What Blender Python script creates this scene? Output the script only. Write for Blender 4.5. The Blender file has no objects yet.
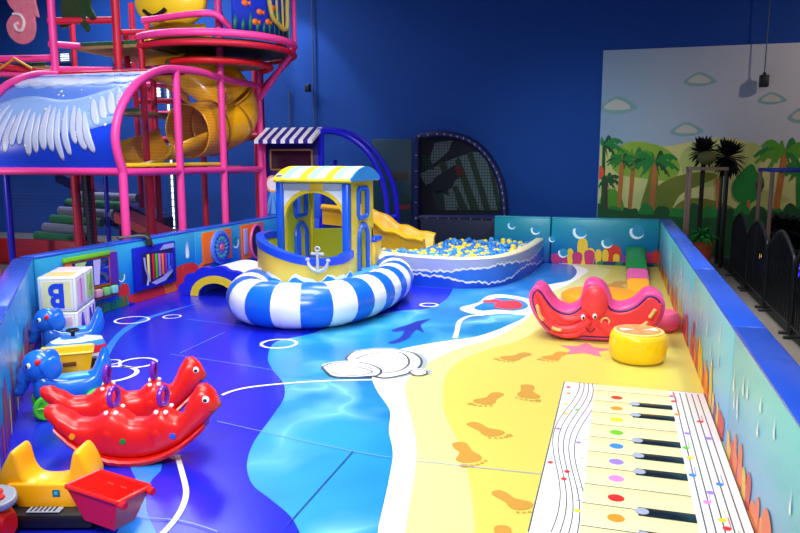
import bpy, bmesh, math, random
from mathutils import Vector, Matrix
from mathutils.geometry import tessellate_polygon
C = bpy.context.scene
R = math.radians
PI = math.pi

# ---------------------------------------------------------------- camera
F = 723.0; CH = 1.75; PIT = math.atan(108.5/723); YAW = math.atan(218/math.hypot(723, 108.5))
cd = bpy.data.cameras.new('camera'); cam = bpy.data.objects.new('camera', cd); C.collection.objects.link(cam)
cd.sensor_width = 36; cd.lens = 36*F/800; cd.clip_start = .05; cd.clip_end = 80
cam.location = (0, 0, CH); cam.rotation_euler = (PI/2-PIT, 0, YAW); C.camera = cam
fw = Vector((-math.sin(YAW)*math.cos(PIT), math.cos(YAW)*math.cos(PIT), -math.sin(PIT)))
rt = Vector((math.cos(YAW), math.sin(YAW), 0)); upv = rt.cross(fw)

# ---------------------------------------------------------------- world, lights, exposure
w = bpy.data.worlds.new('world'); C.world = w; w.use_nodes = True
w.node_tree.nodes['Background'].inputs[0].default_value = (.30, .45, 1, 1)
w.node_tree.nodes['Background'].inputs[1].default_value = .16
C.view_settings.view_transform = 'Standard'; C.view_settings.look = 'None'
C.view_settings.exposure = -.18; C.view_settings.gamma = 1; C.view_settings.use_curve_mapping = False

def area(name, loc, size, power, col=(1, 1, 1), spread=180, aim=None):
    l = bpy.data.lights.new(name, 'AREA'); l.shape = 'RECTANGLE'; l.size, l.size_y = size
    l.energy = power; l.color = col; l.spread = R(spread)
    o = bpy.data.objects.new(name, l); C.collection.objects.link(o); o.location = loc
    if aim: o.rotation_euler = (Vector(aim)-Vector(loc)).to_track_quat('-Z', 'Y').to_euler()
    return o
def spot(name, loc, aim, power, ang, col=(1, 1, 1), blend=.4, r=.08):
    l = bpy.data.lights.new(name, 'SPOT'); l.energy = power; l.spot_size = R(ang); l.spot_blend = blend
    l.color = col; l.shadow_soft_size = r
    o = bpy.data.objects.new(name, l); C.collection.objects.link(o); o.location = loc
    o.rotation_euler = (Vector(aim)-Vector(loc)).to_track_quat('-Z', 'Y').to_euler()
area('ceiling_light_near', (-1.9, 3.2, 5.2), (3.2, 1.6), 115, (1, .98, .97), 115)
area('ceiling_light_middle', (-2.6, 6.4, 5.2), (3.6, 1.6), 165, (1, .98, .97), 115)
area('ceiling_light_far', (-2.3, 9.4, 5.2), (3.0, 1.0), 110, (1, .98, .97), 85)
area('front_fill', (-.9, -.8, 4.3), (3.0, 1.4), 140, (1, .98, .97), 95, (-2.6, 4.6, 0))  # added fill from the camera side, brightens faces turned to the viewer
area('aisle_fill', (1.6, 7.5, 5.2), (.5, 5), 45, (1, .93, .85), 50)  # added fill over the aisle, lifts the floor strip beside the fence
spot('structure_spot', (-4.6, 4.6, 5.0), (-7.0, 8.8, 2.4), 900, 66, (1, .95, 1), .6, .15)
spot('balcony_spot', (-3.2, 8.5, 5.3), (-6.2, 10.5, 3.0), 330, 56, (1, .85, .9), .7, .15)
spot('under_deck_fill', (-9.6, 5.6, 1.5), (-7.8, 11.5, .9), 240, 70, (1, .97, .95), .7, .2)  # added low fill, out of frame left, reaches in under the canopy
area('structure_light', (-9.0, 11.6, 6.4), (4, 2), 480, (.75, .85, 1), 150)
spot('wall_spot', (-6.9, 13.2, 5.6), (-5.8, 13.95, 3.3), 330, 30, (.55, .75, 1), .5, .1)
spot('blue_wash', (-1.0, 9.3, 1.9), (-.7, 13.9, 1.2), 260, 72, (.6, .85, 1), 1, .4)
spot('mural_spot', (5.2, 10.6, 4.6), (2.9, 13.9, 2.3), 260, 78, (1, .80, .64), 1, .12)

# ---------------------------------------------------------------- geometry helpers
def ray(x, y): return fw + (x-400)/F*rt + (266.5-y)/F*upv
def gnd(x, y, z=0):
    d = ray(x, y); t = (z-CH)/d.z; return Vector((d.x*t, d.y*t, z))
def onX(x, y, X):
    d = ray(x, y); t = X/d.x; return Vector((X, d.y*t, CH+d.z*t))
def onY(x, y, Y):
    d = ray(x, y); t = Y/d.y; return Vector((d.x*t, Y, CH+d.z*t))

def lin(c):
    return tuple(((v/255)/12.92 if v/255 <= .04045 else ((v/255+.055)/1.055)**2.4) for v in c)
MC = {}
def mat(name, rgb, rough=.45, bump=0, bscale=40, var=.06, metal=0, emit=0, coat=0, trans=0, alpha=1, vscale=6):
    if name in MC: return MC[name]
    m = bpy.data.materials.new(name); m.use_nodes = True; MC[name] = m
    n = m.node_tree.nodes; L = m.node_tree.links; b = n['Principled BSDF']
    col = lin(rgb)
    tc = n.new('ShaderNodeTexCoord'); nz = n.new('ShaderNodeTexNoise'); nz.inputs['Scale'].default_value = vscale; nz.inputs['Detail'].default_value = 3
    L.new(tc.outputs['Object'], nz.inputs['Vector'])
    mx = n.new('ShaderNodeMix'); mx.data_type = 'RGBA'
    mx.inputs[6].default_value = (*[c*(1-var) for c in col], 1); mx.inputs[7].default_value = (*[min(1, c*(1+var)) for c in col], 1)
    L.new(nz.outputs[0], mx.inputs[0]); L.new(mx.outputs[2], b.inputs['Base Color'])
    b.inputs['Roughness'].default_value = rough; b.inputs['Metallic'].default_value = metal
    b.inputs['Coat Weight'].default_value = coat; b.inputs['Coat Roughness'].default_value = .12
    b.inputs['Transmission Weight'].default_value = trans; b.inputs['Alpha'].default_value = alpha
    if emit:
        b.inputs['Emission Color'].default_value = (*col, 1); b.inputs['Emission Strength'].default_value = emit
    if bump:
        n2 = n.new('ShaderNodeTexNoise'); n2.inputs['Scale'].default_value = bscale; n2.inputs['Detail'].default_value = 4
        L.new(tc.outputs['Object'], n2.inputs['Vector'])
        bp = n.new('ShaderNodeBump'); bp.inputs['Strength'].default_value = bump; bp.inputs['Distance'].default_value = .01
        L.new(n2.outputs[0], bp.inputs['Height']); L.new(bp.outputs[0], b.inputs['Normal'])
    return m
def ramp_mat(name, axis, stops, rough=.35, noise=.12, nscale=3, lo=0, hi=1, bump=0, obj_space=True):
    """printed colour bands along an axis with wavy edges"""
    m = bpy.data.materials.new(name); m.use_nodes = True; MC[name] = m
    n = m.node_tree.nodes; L = m.node_tree.links; b = n['Principled BSDF']
    g = n.new('ShaderNodeNewGeometry'); sp = n.new('ShaderNodeSeparateXYZ'); L.new(g.outputs['Position'], sp.inputs[0])
    nz = n.new('ShaderNodeTexNoise'); nz.inputs['Scale'].default_value = nscale; L.new(g.outputs['Position'], nz.inputs['Vector'])
    mr = n.new('ShaderNodeMapRange'); mr.inputs[1].default_value = lo; mr.inputs[2].default_value = hi
    L.new(sp.outputs['XYZ'.index(axis)], mr.inputs[0])
    ma = n.new('ShaderNodeMath'); ma.operation = 'MULTIPLY_ADD'; ma.inputs[1].default_value = noise*2; ma.inputs[2].default_value = -noise
    L.new(nz.outputs[0], ma.inputs[0])
    ad = n.new('ShaderNodeMath'); ad.operation = 'ADD'; L.new(mr.outputs[0], ad.inputs[0]); L.new(ma.outputs[0], ad.inputs[1])
    cr = n.new('ShaderNodeValToRGB'); e = cr.color_ramp.elements
    e[0].position = stops[0][0]; e[0].color = (*lin(stops[0][1]), 1); e[1].position = stops[1][0]; e[1].color = (*lin(stops[1][1]), 1)
    for p, c in stops[2:]:
        k = e.new(p); k.color = (*lin(c), 1)
    L.new(ad.outputs[0], cr.inputs[0]); L.new(cr.outputs[0], b.inputs['Base Color']); b.inputs['Roughness'].default_value = rough
    if bump:
        n2 = n.new('ShaderNodeTexNoise'); n2.inputs['Scale'].default_value = 22; L.new(g.outputs['Position'], n2.inputs['Vector'])
        bp = n.new('ShaderNodeBump'); bp.inputs['Strength'].default_value = bump; bp.inputs['Distance'].default_value = .01
        L.new(n2.outputs[0], bp.inputs['Height']); L.new(bp.outputs[0], b.inputs['Normal'])
    return m

class MB:
    """collects shapes and links them as ONE mesh object"""
    def __init__(s): s.v = []; s.f = []; s.mi = []; s.sm = []; s.mats = []
    def slot(s, m):
        if m not in s.mats: s.mats.append(m)
        return s.mats.index(m)
    def add(s, vs, fs, m, smooth=True):
        b = len(s.v); s.v += [Vector(v) for v in vs]; k = s.slot(m)
        for f in fs: s.f.append([b+i for i in f]); s.mi.append(k); s.sm.append(smooth)
        return s
    def addbm(s, bm, m, M=None, smooth=True):
        bm.verts.ensure_lookup_table(); bm.verts.index_update()
        vs = [(M @ v.co) if M else v.co.copy() for v in bm.verts]
        s.add(vs, [[v.index for v in f.verts] for f in bm.faces], m, smooth); bm.free(); return s
    def box(s, c, d, m, bev=.01, seg=2, M=None, rz=0):
        bm = bmesh.new(); bmesh.ops.create_cube(bm, size=1)
        for v in bm.verts: v.co = Vector((v.co.x*d[0], v.co.y*d[1], v.co.z*d[2]))
        bev = min(bev, min(d)*.49)
        if bev > 0: bmesh.ops.bevel(bm, geom=bm.edges[:], offset=bev, segments=seg, affect='EDGES', profile=.5)
        T = Matrix.Translation(c) @ Matrix.Rotation(rz, 4, 'Z')
        return s.addbm(bm, m, (M @ T) if M else T, True)
    def sph(s, c, r, m, seg=16, M=None):
        bm = bmesh.new(); bmesh.ops.create_uvsphere(bm, u_segments=seg, v_segments=max(6, seg*2//3), radius=1)
        r = r if hasattr(r, '__len__') else (r, r, r)
        T = Matrix.Translation(c) @ Matrix.Diagonal((*r, 1))
        return s.addbm(bm, m, (M @ T) if M else T)
    def tube(s, pts, r, m, seg=10, closed=False, caps=True, flat=1):
        pts = [Vector(p) for p in pts]; n = len(pts)
        rs = r if hasattr(r, '__len__') else [r]*n
        tg = []
        for i in range(n):
            a = pts[(i-1) % n] if (closed or i > 0) else pts[i]; b = pts[(i+1) % n] if (closed or i < n-1) else pts[i]
            tg.append((b-a).normalized())
        up = Vector((0, 0, 1)) if abs(tg[0].z) < .9 else Vector((1, 0, 0))
        nrm = (up-tg[0]*up.dot(tg[0])).normalized(); vs = []
        for i in range(n):
            nrm = (nrm-tg[i]*nrm.dot(tg[i])).normalized(); bi = tg[i].cross(nrm)
            for k in range(seg):
                a = 2*PI*k/seg; vs.append(pts[i]+(nrm*math.cos(a)*flat+bi*math.sin(a))*rs[i])
        fs = []
        for i in range(n if closed else n-1):
            for k in range(seg):
                j = (i+1) % n; fs.append([i*seg+k, i*seg+(k+1) % seg, j*seg+(k+1) % seg, j*seg+k])
        if caps and not closed: fs += [list(range(seg))[::-1], [(n-1)*seg+k for k in range(seg)]]
        return s.add(vs, fs, m)
    def bar(s, a, b, r, m, seg=10): return s.tube([a, b], r, m, seg)
    def lathe(s, prof, c, m, seg=32, M=None):
        vs = []; fs = []
        for (r, z) in prof:
            for k in range(seg): a = 2*PI*k/seg; vs.append(Vector((r*math.cos(a), r*math.sin(a), z)))
        for i in range(len(prof)-1):
            for k in range(seg): fs.append([i*seg+k, i*seg+(k+1) % seg, (i+1)*seg+(k+1) % seg, (i+1)*seg+k])
        fs += [list(range(seg))[::-1], [(len(prof)-1)*seg+k for k in range(seg)]]
        T = Matrix.Translation(c); T = (M @ T) if M else T
        return s.add([T @ v for v in vs], fs, m)
    def prism(s, out, depth, m, M=None, bev=0, seg=2):
        """2-D outline in local XZ, thickness along +Y, edges rounded by bev"""
        P_ = []
        for x, z in out:
            if not P_ or (Vector((x, z))-P_[-1]).length > 1e-4: P_.append(Vector((x, z)))
        if (P_[0]-P_[-1]).length < 1e-4: P_.pop()
        n = len(P_); ar = sum(P_[i].x*P_[(i+1) % n].y-P_[(i+1) % n].x*P_[i].y for i in range(n))
        if ar < 0: P_.reverse()
        def ins(d):
            o_ = []
            for i in range(n):
                a = (P_[i]-P_[i-1]).normalized(); b = (P_[(i+1) % n]-P_[i]).normalized(); t = a+b
                t = t.normalized() if t.length > 1e-5 else b
                o_.append(Vector((P_[i].x-t.y*d, P_[i].y+t.x*d)))
            return o_
        rings = []
        if bev:
            bev = min(bev, depth*.49)
            for k in range(seg+1): t = PI/2*k/seg; rings.append((bev*(1-math.cos(t)), bev*(1-math.sin(t))))
            rings += [(depth-y, d) for y, d in rings[::-1]]
        else: rings = [(0, 0), (depth, 0)]
        vs = []
        for y, d in rings: vs += [Vector((p.x, y, p.y)) for p in ins(d)]
        fs = [[i*n+k, i*n+(k+1) % n, (i+1)*n+(k+1) % n, (i+1)*n+k] for i in range(len(rings)-1) for k in range(n)]
        T_ = [M @ v for v in vs] if M else vs
        b0 = len(s.v); s.add(T_, fs, m, bool(bev)); ki = s.slot(m); L0 = (len(rings)-1)*n
        tr = tessellate_polygon([[Vector((v.x, v.z, 0)) for v in vs[:n]]])
        for a, b, c in tr:
            q_ = (P_[b]-P_[a]).cross(P_[c]-P_[a]) if False else ((P_[b].x-P_[a].x)*(P_[c].y-P_[a].y)-(P_[c].x-P_[a].x)*(P_[b].y-P_[a].y))
            if q_ < 0: b, c = c, b
            s.f.append([b0+a, b0+b, b0+c]); s.f.append([b0+L0+a, b0+L0+c, b0+L0+b]); s.mi += [ki, ki]; s.sm += [False, False]
        return s
    def loft(s, secs, m, n=18, p=2.4, M=None, axis=0):
        """secs: (x, z0, z1, halfwidth[, ycenter])"""
        vs = []; fs = []
        for q in secs:
            x, z0, z1, w = q[:4]; yc = q[4] if len(q) > 4 else 0
            for k in range(n):
                a = 2*PI*k/n; c, sn = math.cos(a), math.sin(a)
                y = w*abs(c)**(2/p)*(1 if c >= 0 else -1)+yc; z = (z0+z1)/2+(z1-z0)/2*abs(sn)**(2/p)*(1 if sn >= 0 else -1)
                vs.append(Vector((x, y, z)))
        for i in range(len(secs)-1):
            for k in range(n): fs.append([i*n+k, i*n+(k+1) % n, (i+1)*n+(k+1) % n, (i+1)*n+k])
        fs += [list(range(n))[::-1], [(len(secs)-1)*n+k for k in range(n)]]
        return s.add([M @ v for v in vs] if M else vs, fs, m)
    def poly(s, pts, m, smooth=False):
        """flat print: list of 3-D points"""
        if len(pts) <= 4: return s.add(pts, [list(range(len(pts)))], m, smooth)
        pts = [Vector(p) for p in pts]; c = pts[0]; nr = Vector((0, 0, 0))
        for i in range(len(pts)): nr += (pts[i]-c).cross(pts[(i+1) % len(pts)]-c)
        fs = []
        for a, b, d in tessellate_polygon([pts]):
            if (pts[b]-pts[a]).cross(pts[d]-pts[a]).dot(nr) < 0: b, d = d, b
            fs.append([a, b, d])
        return s.add(pts, fs, m, smooth)
    def text(s, ch, size, m, M, ext=.002, off=0):
        cu = bpy.data.curves.new('t', 'FONT'); cu.body = ch; cu.size = size; cu.extrude = ext; cu.offset = off
        cu.align_x = 'CENTER'; cu.align_y = 'CENTER'; cu.resolution_u = 4
        o = bpy.data.objects.new('t', cu); C.collection.objects.link(o)
        dg = bpy.context.evaluated_depsgraph_get(); me = bpy.data.meshes.new_from_object(o.evaluated_get(dg))
        s.add([M @ v.co for v in me.vertices], [list(p.vertices) for p in me.polygons], m, False)
        bpy.data.objects.remove(o); bpy.data.curves.remove(cu); bpy.data.meshes.remove(me); return s
    def build(s, name, parent=None, local=False, sub=0, auto=35, solid=0):
        me = bpy.data.meshes.new(name); vs = s.v
        o = bpy.data.objects.new(name, me); C.collection.objects.link(o)
        if parent is not None:
            o.parent = parent
            if not local: I = wm(parent).inverted(); vs = [I @ v for v in vs]
        elif not local:
            xs = [v.x for v in vs]; ys = [v.y for v in vs]; z = min(v.z for v in vs)
            b = Vector(((min(xs)+max(xs))/2, (min(ys)+max(ys))/2, z)); vs = [v-b for v in vs]; o.location = b
        me.from_pydata([tuple(v) for v in vs], [], s.f)
        for m in s.mats: me.materials.append(m)
        me.polygons.foreach_set('material_index', s.mi); me.polygons.foreach_set('use_smooth', s.sm)
        me.validate(); me.update()
        try: me.set_sharp_from_angle(angle=R(auto))
        except Exception: pass
        if solid:
            k = o.modifiers.new('solid', 'SOLIDIFY'); k.thickness = solid; k.offset = 0
        if sub:
            k = o.modifiers.new('sub', 'SUBSURF'); k.levels = k.render_levels = sub
        return o
def wm(o):
    M = Matrix.LocRotScale(o.location, o.rotation_euler, o.scale)
    return (wm(o.parent) @ M) if o.parent else M
def tag(o, label, cat, group=None, kind=None):
    o['label'] = label; o['category'] = cat
    if group: o['group'] = group
    if kind: o['kind'] = kind
    return o
def thing(name, label, cat, loc=(0, 0, 0), rz=0, group=None):
    o = bpy.data.objects.new(name, None); C.collection.objects.link(o); o.empty_display_size = .1
    o.location = loc; o.rotation_euler = (0, 0, rz); return tag(o, label, cat, group)
def struct(o): o['kind'] = 'structure'; return o
def dup(r, loc, rz, label):
    def cp(o, par):
        c = o.copy(); C.collection.objects.link(c); c.parent = par
        for ch in [k for k in bpy.data.objects if k.parent == o]: cp(ch, c)
        return c
    c = cp(r, None); c.location = loc; c.rotation_euler = (0, 0, rz); c['label'] = label
    return c
def spline(pts, n=6, closed=False):
    pts = [Vector(p) for p in pts]; N = len(pts); out = []
    for i in range(N if closed else N-1):
        g = (lambda k: pts[k % N]) if closed else (lambda k: pts[max(0, min(N-1, k))])
        a, b, c, d = g(i-1), g(i), g(i+1), g(i+2)
        for k in range(n):
            t = k/n; out.append(.5*((2*b)+(c-a)*t+(2*a-5*b+4*c-d)*t*t+(3*b-a-3*c+d)*t**3))
    if not closed: out.append(pts[-1])
    return out
def ribbon(pts, wd, nrm=Vector((0, 0, 1))):
    """strip of quads around a line; returns verts, faces"""
    pts = [Vector(p) for p in pts]; vs = []
    for i, p in enumerate(pts):
        a = pts[max(0, i-1)]; b = pts[min(len(pts)-1, i+1)]; t = (b-a).normalized(); sd = t.cross(nrm).normalized()
        ww = wd[i] if hasattr(wd, '__len__') else wd
        vs += [p+sd*ww/2, p-sd*ww/2]
    return vs, [[2*i, 2*i+1, 2*i+3, 2*i+2] for i in range(len(pts)-1)]

# ---------------------------------------------------------------- colours
red = mat('red_plastic', (226, 26, 20), .34, coat=.12, var=.03)
purple = mat('purple_plastic', (110, 30, 170), .25, coat=.4)
white_ = mat('white_plastic', (245, 245, 245), .35)
black = mat('black_plastic', (10, 10, 12), .5)
bluep = mat('blue_plastic', (22, 110, 225), .25, coat=.4, var=.03)
green = mat('green_plastic', (80, 215, 30), .3, coat=.3)
yellowp = mat('yellow_plastic', (255, 190, 15), .3, coat=.3, var=.03)
orange_d = mat('orange_dot', (255, 140, 10), .4)
green_d = mat('green_dot', (20, 130, 50), .4)
blue_d = mat('blue_dot', (20, 90, 220), .4)
grey_p = mat('grey_plastic', (150, 155, 170), .4)
pink = mat('pink_pipe_foam', (255, 70, 160), .45, bump=.15, bscale=14, var=.1)
crim = mat('crimson_pipe_foam', (200, 12, 50), .5, bump=.15, bscale=14, var=.12)
navyp = mat('blue_pipe_foam', (22, 20, 215), .35, bump=.1)
vin_blue = mat('blue_vinyl', (30, 80, 225), .3, bump=.12, bscale=8)
vin_lblue = mat('light_blue_vinyl', (60, 150, 230), .3, bump=.1, bscale=8)
vin_white = mat('white_vinyl', (246, 247, 250), .32, bump=.08, bscale=8, var=.02)
vin_yel = mat('yellow_vinyl', (250, 218, 40), .35, bump=.1, bscale=8)
cream = mat('cream_vinyl', (232, 220, 178), .4, bump=.1, bscale=8)
foamw = mat('print_white', (252, 252, 252), .3, var=.01)

# ---------------------------------------------------------------- structure: room
m_floor = mat('dark_concrete', (112, 106, 98), .55, bump=.2, bscale=20, var=.2, vscale=2)
m = MB(); m.box((-1, 6, -.07), (30, 24, .1), m_floor, 0); struct(m.build('floor'))
m_wall = mat('blue_wall_paint', (0, 66, 150), .85, bump=.05, bscale=60, var=.06, vscale=.6)
YB = 13.95
m = MB(); m.box((-2, YB+.1, 3.5), (28, .2, 7.1), m_wall, 0); struct(m.build('wall_back'))
# bright windows behind the play structure
m_day = mat('window_daylight', (215, 232, 255), .5, emit=3)
m_frame = mat('window_frame_grey', (60, 75, 120), .5)
def window(n, px0, px1, py0, py1, bars):
    a = onY(px0, py0, YB); b = onY(px1, py1, YB); x0, x1, z1, z0 = a.x, b.x, a.z, max(.1, b.z)
    o = MB(); o.box(((x0+x1)/2, YB-.01, (z0+z1)/2), (x1-x0, .02, z1-z0), m_day, 0); w = struct(o.build('window_%d' % n))
    f = MB()
    for x in (x0, x1): f.box((x, YB-.03, (z0+z1)/2), (.05, .05, z1-z0+.05), m_frame, .005)
    for z in (z0, z1): f.box(((x0+x1)/2, YB-.03, z), (x1-x0, .05, .05), m_frame, .005)
    for k in range(bars):
        z = z0+(z1-z0)*(k+1)/(bars+1); f.box(((x0+x1)/2, YB-.03, z), (x1-x0, .03, .02), m_frame, .003)
    f.build('window_frame', w)
window(1, 165, 178, 62, 240, 24)
window(2, 60, 72, 53, 62, 3)
window(3, 114, 124, 55, 63, 2)
window(4, 128, 136, 57, 64, 2)
window(5, 140, 150, 60, 70, 2)
window(6, 72, 88, 168, 200, 5)
window(7, 150, 163, 74, 98, 5)
window(8, 225, 238, 66, 82, 3)

# ---------------------------------------------------------------- play mat with printed beach
def water_mat():
    m = bpy.data.materials.new('printed_shallow_water'); m.use_nodes = True
    n = m.node_tree.nodes; L = m.node_tree.links; b = n['Principled BSDF']
    g = n.new('ShaderNodeNewGeometry'); mp = n.new('ShaderNodeMapping'); mp.inputs['Scale'].default_value = (1.0, .75, 1)
    L.new(g.outputs['Position'], mp.inputs[0])
    nz = n.new('ShaderNodeTexNoise'); nz.inputs['Scale'].default_value = 1.6; nz.inputs['Detail'].default_value = 2; L.new(mp.outputs[0], nz.inputs['Vector'])
    mx = n.new('ShaderNodeMix'); mx.data_type = 'RGBA'; mx.inputs[0].default_value = .5
    L.new(mp.outputs[0], mx.inputs[6]); L.new(nz.outputs['Color'], mx.inputs[7])
    vo = n.new('ShaderNodeTexVoronoi'); vo.feature = 'DISTANCE_TO_EDGE'; vo.inputs['Scale'].default_value = 1.9; L.new(mx.outputs[2], vo.inputs['Vector'])
    cr = n.new('ShaderNodeValToRGB'); e = cr.color_ramp.elements
    e[0].position = 0; e[0].color = (1, 1, 1, 1); e[1].position = .16; e[1].color = (0, 0, 0, 1); k = e.new(.03); k.color = (.55, .55, .55, 1)
    L.new(vo.outputs[0], cr.inputs[0])
    # wide soft patches of two blues
    n2 = n.new('ShaderNodeTexNoise'); n2.inputs['Scale'].default_value = .9; L.new(g.outputs['Position'], n2.inputs['Vector'])
    r2 = n.new('ShaderNodeValToRGB'); r2.color_ramp.elements[0].position = .38; r2.color_ramp.elements[0].color = (*lin((14, 118, 185)), 1)
    r2.color_ramp.elements[1].position = .62; r2.color_ramp.elements[1].color = (*lin((40, 150, 195)), 1); L.new(n2.outputs[0], r2.inputs[0])
    sc = n.new('ShaderNodeMath'); sc.operation = 'MULTIPLY'; sc.inputs[1].default_value = .9; L.new(cr.outputs[0], sc.inputs[0])
    n5 = n.new('ShaderNodeTexNoise'); n5.inputs['Scale'].default_value = 1.3; n5.inputs['Detail'].default_value = 1; L.new(g.outputs['Position'], n5.inputs['Vector'])
    m5 = n.new('ShaderNodeMapRange'); m5.inputs[1].default_value = .42; m5.inputs[2].default_value = .72; m5.inputs[4].default_value = .8; L.new(n5.outputs[0], m5.inputs[0])
    L.new(m5.outputs[0], sc.inputs[1])
    m2 = n.new('ShaderNodeMix'); m2.data_type = 'RGBA'; L.new(sc.outputs[0], m2.inputs[0]); L.new(r2.outputs[0], m2.inputs[6]); m2.inputs[7].default_value = (*lin((160, 235, 250)), 1)
    # deeper blue towards the far end of the print
    sp = n.new('ShaderNodeSeparateXYZ'); L.new(g.outputs['Position'], sp.inputs[0])
    mr = n.new('ShaderNodeMapRange'); mr.inputs[1].default_value = 7.6; mr.inputs[2].default_value = 10.5; L.new(sp.outputs[1], mr.inputs[0])
    s3 = n.new('ShaderNodeMath'); s3.operation = 'MULTIPLY'; s3.inputs[1].default_value = .75; L.new(mr.outputs[0], s3.inputs[0])
    m3 = n.new('ShaderNodeMix'); m3.data_type = 'RGBA'; L.new(s3.outputs[0], m3.inputs[0]); L.new(m2.outputs[2], m3.inputs[6]); m3.inputs[7].default_value = (*lin((10, 92, 200)), 1)
    L.new(m3.outputs[2], b.inputs['Base Color']); b.inputs['Roughness'].default_value = .3
    return m
m_deep = mat('printed_deep_sea', (22, 34, 200), .24, bump=.06, bscale=5, var=.10, vscale=1.2)
m_water = water_mat()
m_stream = mat('printed_current', (40, 130, 235), .28, var=.1)
m_sand = mat('printed_sand', (214, 202, 94), .33, bump=.04, bscale=6, var=.03)
m_sandl = mat('printed_pale_sand', (224, 217, 142), .33, bump=.04, bscale=6, var=.02)
m_foot = mat('printed_footprint', (200, 148, 58), .35)
m_ink = mat('printed_ink', (60, 70, 80), .4)
m_inkp = mat('printed_pale_grey', (160, 172, 180), .4)
m_seam = mat('mat_seam', (120, 160, 245), .4)
m_ddk = mat('printed_dark_blue', (20, 40, 160), .35)
m_pred = mat('printed_red', (240, 60, 70), .35)
XL, XR, YF, BH = -5.55, .70, 12.28, .77
CORN = Vector((XL, 5.8, 0)); AD = Vector((1.95, -2.33, 0)).normalized(); AEND = CORN+AD*5.1
mm = MB()
outl = [(XL-.1, 5.8), (XL-.1, YF+.1), (XR+.1, YF+.1), (XR+.1, .9), (AEND.x-.1, .9), (AEND.x-.1, AEND.y)]
mm.add([(x, y, 0) for x, y in outl]+[(x, y, -.02) for x, y in outl], [list(range(6))[::-1], list(range(6, 12))]+[[i, (i+1) % 6, 6+(i+1) % 6, 6+i] for i in range(6)], m_deep, False)
def decal(px, mt, z, sm=4, closed=True, raw=False):
    w_ = [gnd(x, y, 0) if not raw else Vector((x, y, 0)) for x, y in px]
    if sm: w_ = spline(w_, sm, True)
    for p in w_:
        p.z = z; p.x = max(XL-.05, min(XR+.05, p.x)); p.y = min(YF+.05, p.y)
    mm.poly(w_, mt)
def dline(px, wd, mt, z, sm=5):
    p = spline([gnd(x, y, z) for x, y in px], sm); v, f = ribbon(p, wd); mm.add(v, f, mt, False)
def dring(cx, cy, rx, wd, mt=foamw, z=.003, asp=1):
    c = gnd(cx, cy, z); d = (c-Vector((0, 0, CH))).length; r = rx*d/F
    p = [c+Vector((math.cos(a)*r, math.sin(a)*r*asp, 0)) for a in [2*PI*k/40 for k in range(41)]]
    v, f = ribbon(p, wd); mm.add(v, f, mt, False)
# water, then foam, then sand, stacked prints
wat = [(300, 533), (290, 516), (270, 499), (252, 484), (247, 464), (254, 442), (271, 418), (284, 398), (283, 383), (272, 369), (268, 357), (276, 342), (310, 334), (350, 321), (400, 311), (425, 309), (443, 302), (452, 291), (453, 282)]
far = [Vector((-1.6, 10.4, 0)), Vector((-1.1, YF, 0)), Vector((.75, YF, 0)), Vector((.75, .9, 0)), Vector((-1.1, .9, 0))]
pts = spline([gnd(*p) for p in wat], 5)+far
for p in pts: p.z = .001
mm.poly(pts, m_water)
foam = [(378, 533), (379, 525), (383.6, 505), (389, 480), (393, 453), (389, 431), (390, 411), (379, 394), (373, 382), (374, 372), (395, 352), (417, 346), (447, 341), (473, 337.5), (492, 332), (509, 325), (526, 316), (534, 300), (541, 287), (552, 284), (570, 280), (577, 272), (572, 265)]
pts = [Vector((-.85, .9, 0))]+spline([gnd(*p) for p in foam], 5)+[Vector((-.9, YF, 0)), Vector((.75, YF, 0)), Vector((.75, .9, 0))]
for p in pts: p.z = .002
mm.poly(pts, foamw)
sand = [(405, 533), (406, 527), (409, 505), (414, 478), (416, 444), (410, 414), (405, 388), (414, 372), (430, 362), (445, 354), (464, 347), (492, 339), (512, 329), (528, 318), (540, 300), (553, 291), (568, 285), (582, 276), (588, 270), (575, 265)]
pts = [Vector((-.7, .9, 0))]+spline([gnd(*p) for p in sand], 5)+[Vector((-.8, YF, 0)), Vector((.75, YF, 0)), Vector((.75, .9, 0))]
for p in pts: p.z = .003
mm.poly(pts, m_sandl)
sand2 = [(475, 533), (472.6, 503), (467, 470), (460, 446), (452, 430), (444, 411), (443, 390), (447, 374), (462, 360), (490, 349), (520, 340), (545, 325), (565, 305), (590, 288), (604, 278), (612, 270)]
pts = [Vector((-.42, .9, 0))]+spline([gnd(*p) for p in sand2], 5)+[Vector((-.3, YF, 0)), Vector((.75, YF, 0)), Vector((.75, .9, 0))]
for p in pts: p.z = .004
mm.poly(pts, m_sand)
# splash shape with red float, foam threads, swimmer, turtle
decal([(460, 308), (478, 303), (486, 297), (500, 294.5), (524, 298), (536, 304), (530, 315), (505, 314), (484, 315), (468, 313)], foamw, .0035)
decal([(474, 308), (486, 302), (500, 298), (522, 301), (528, 307), (516, 311), (496, 310), (482, 311)], m_water, .0045)
decal([(484, 300.5), (500, 300), (498, 303), (484, 303)], m_pred, .0055, 2)
decal([(494, 306), (500, 302), (515, 301), (522, 304), (521, 308), (510, 309.5), (498, 308.5)], m_pred, .006)
dline([(484, 315), (470, 316), (460, 321), (457, 331), (455, 338)], .05, foamw, .0035)
decal([(392, 330), (408, 325), (417, 321.5), (431, 319), (421, 325), (424, 333), (417, 330), (412, 334), (408, 339), (396, 343.5), (388, 343), (400, 338), (404, 331), (396, 332)], m_ddk, .0035, 3)
tb = [(346, 358), (353, 352), (368, 349.5), (386, 348.6), (400, 350), (413, 353), (421, 359), (420, 366), (411, 372), (398, 376), (383, 378), (372, 375), (360, 369), (350, 364)]
decal([(x+6, y+1) for x, y in tb], m_inkp, .0055)
decal(tb, foamw, .0065)
hd = [(322, 367), (330, 363.5), (342, 362), (358, 362), (372, 365), (381, 370), (378, 375), (366, 377), (348, 377.5), (332, 376)]
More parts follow.
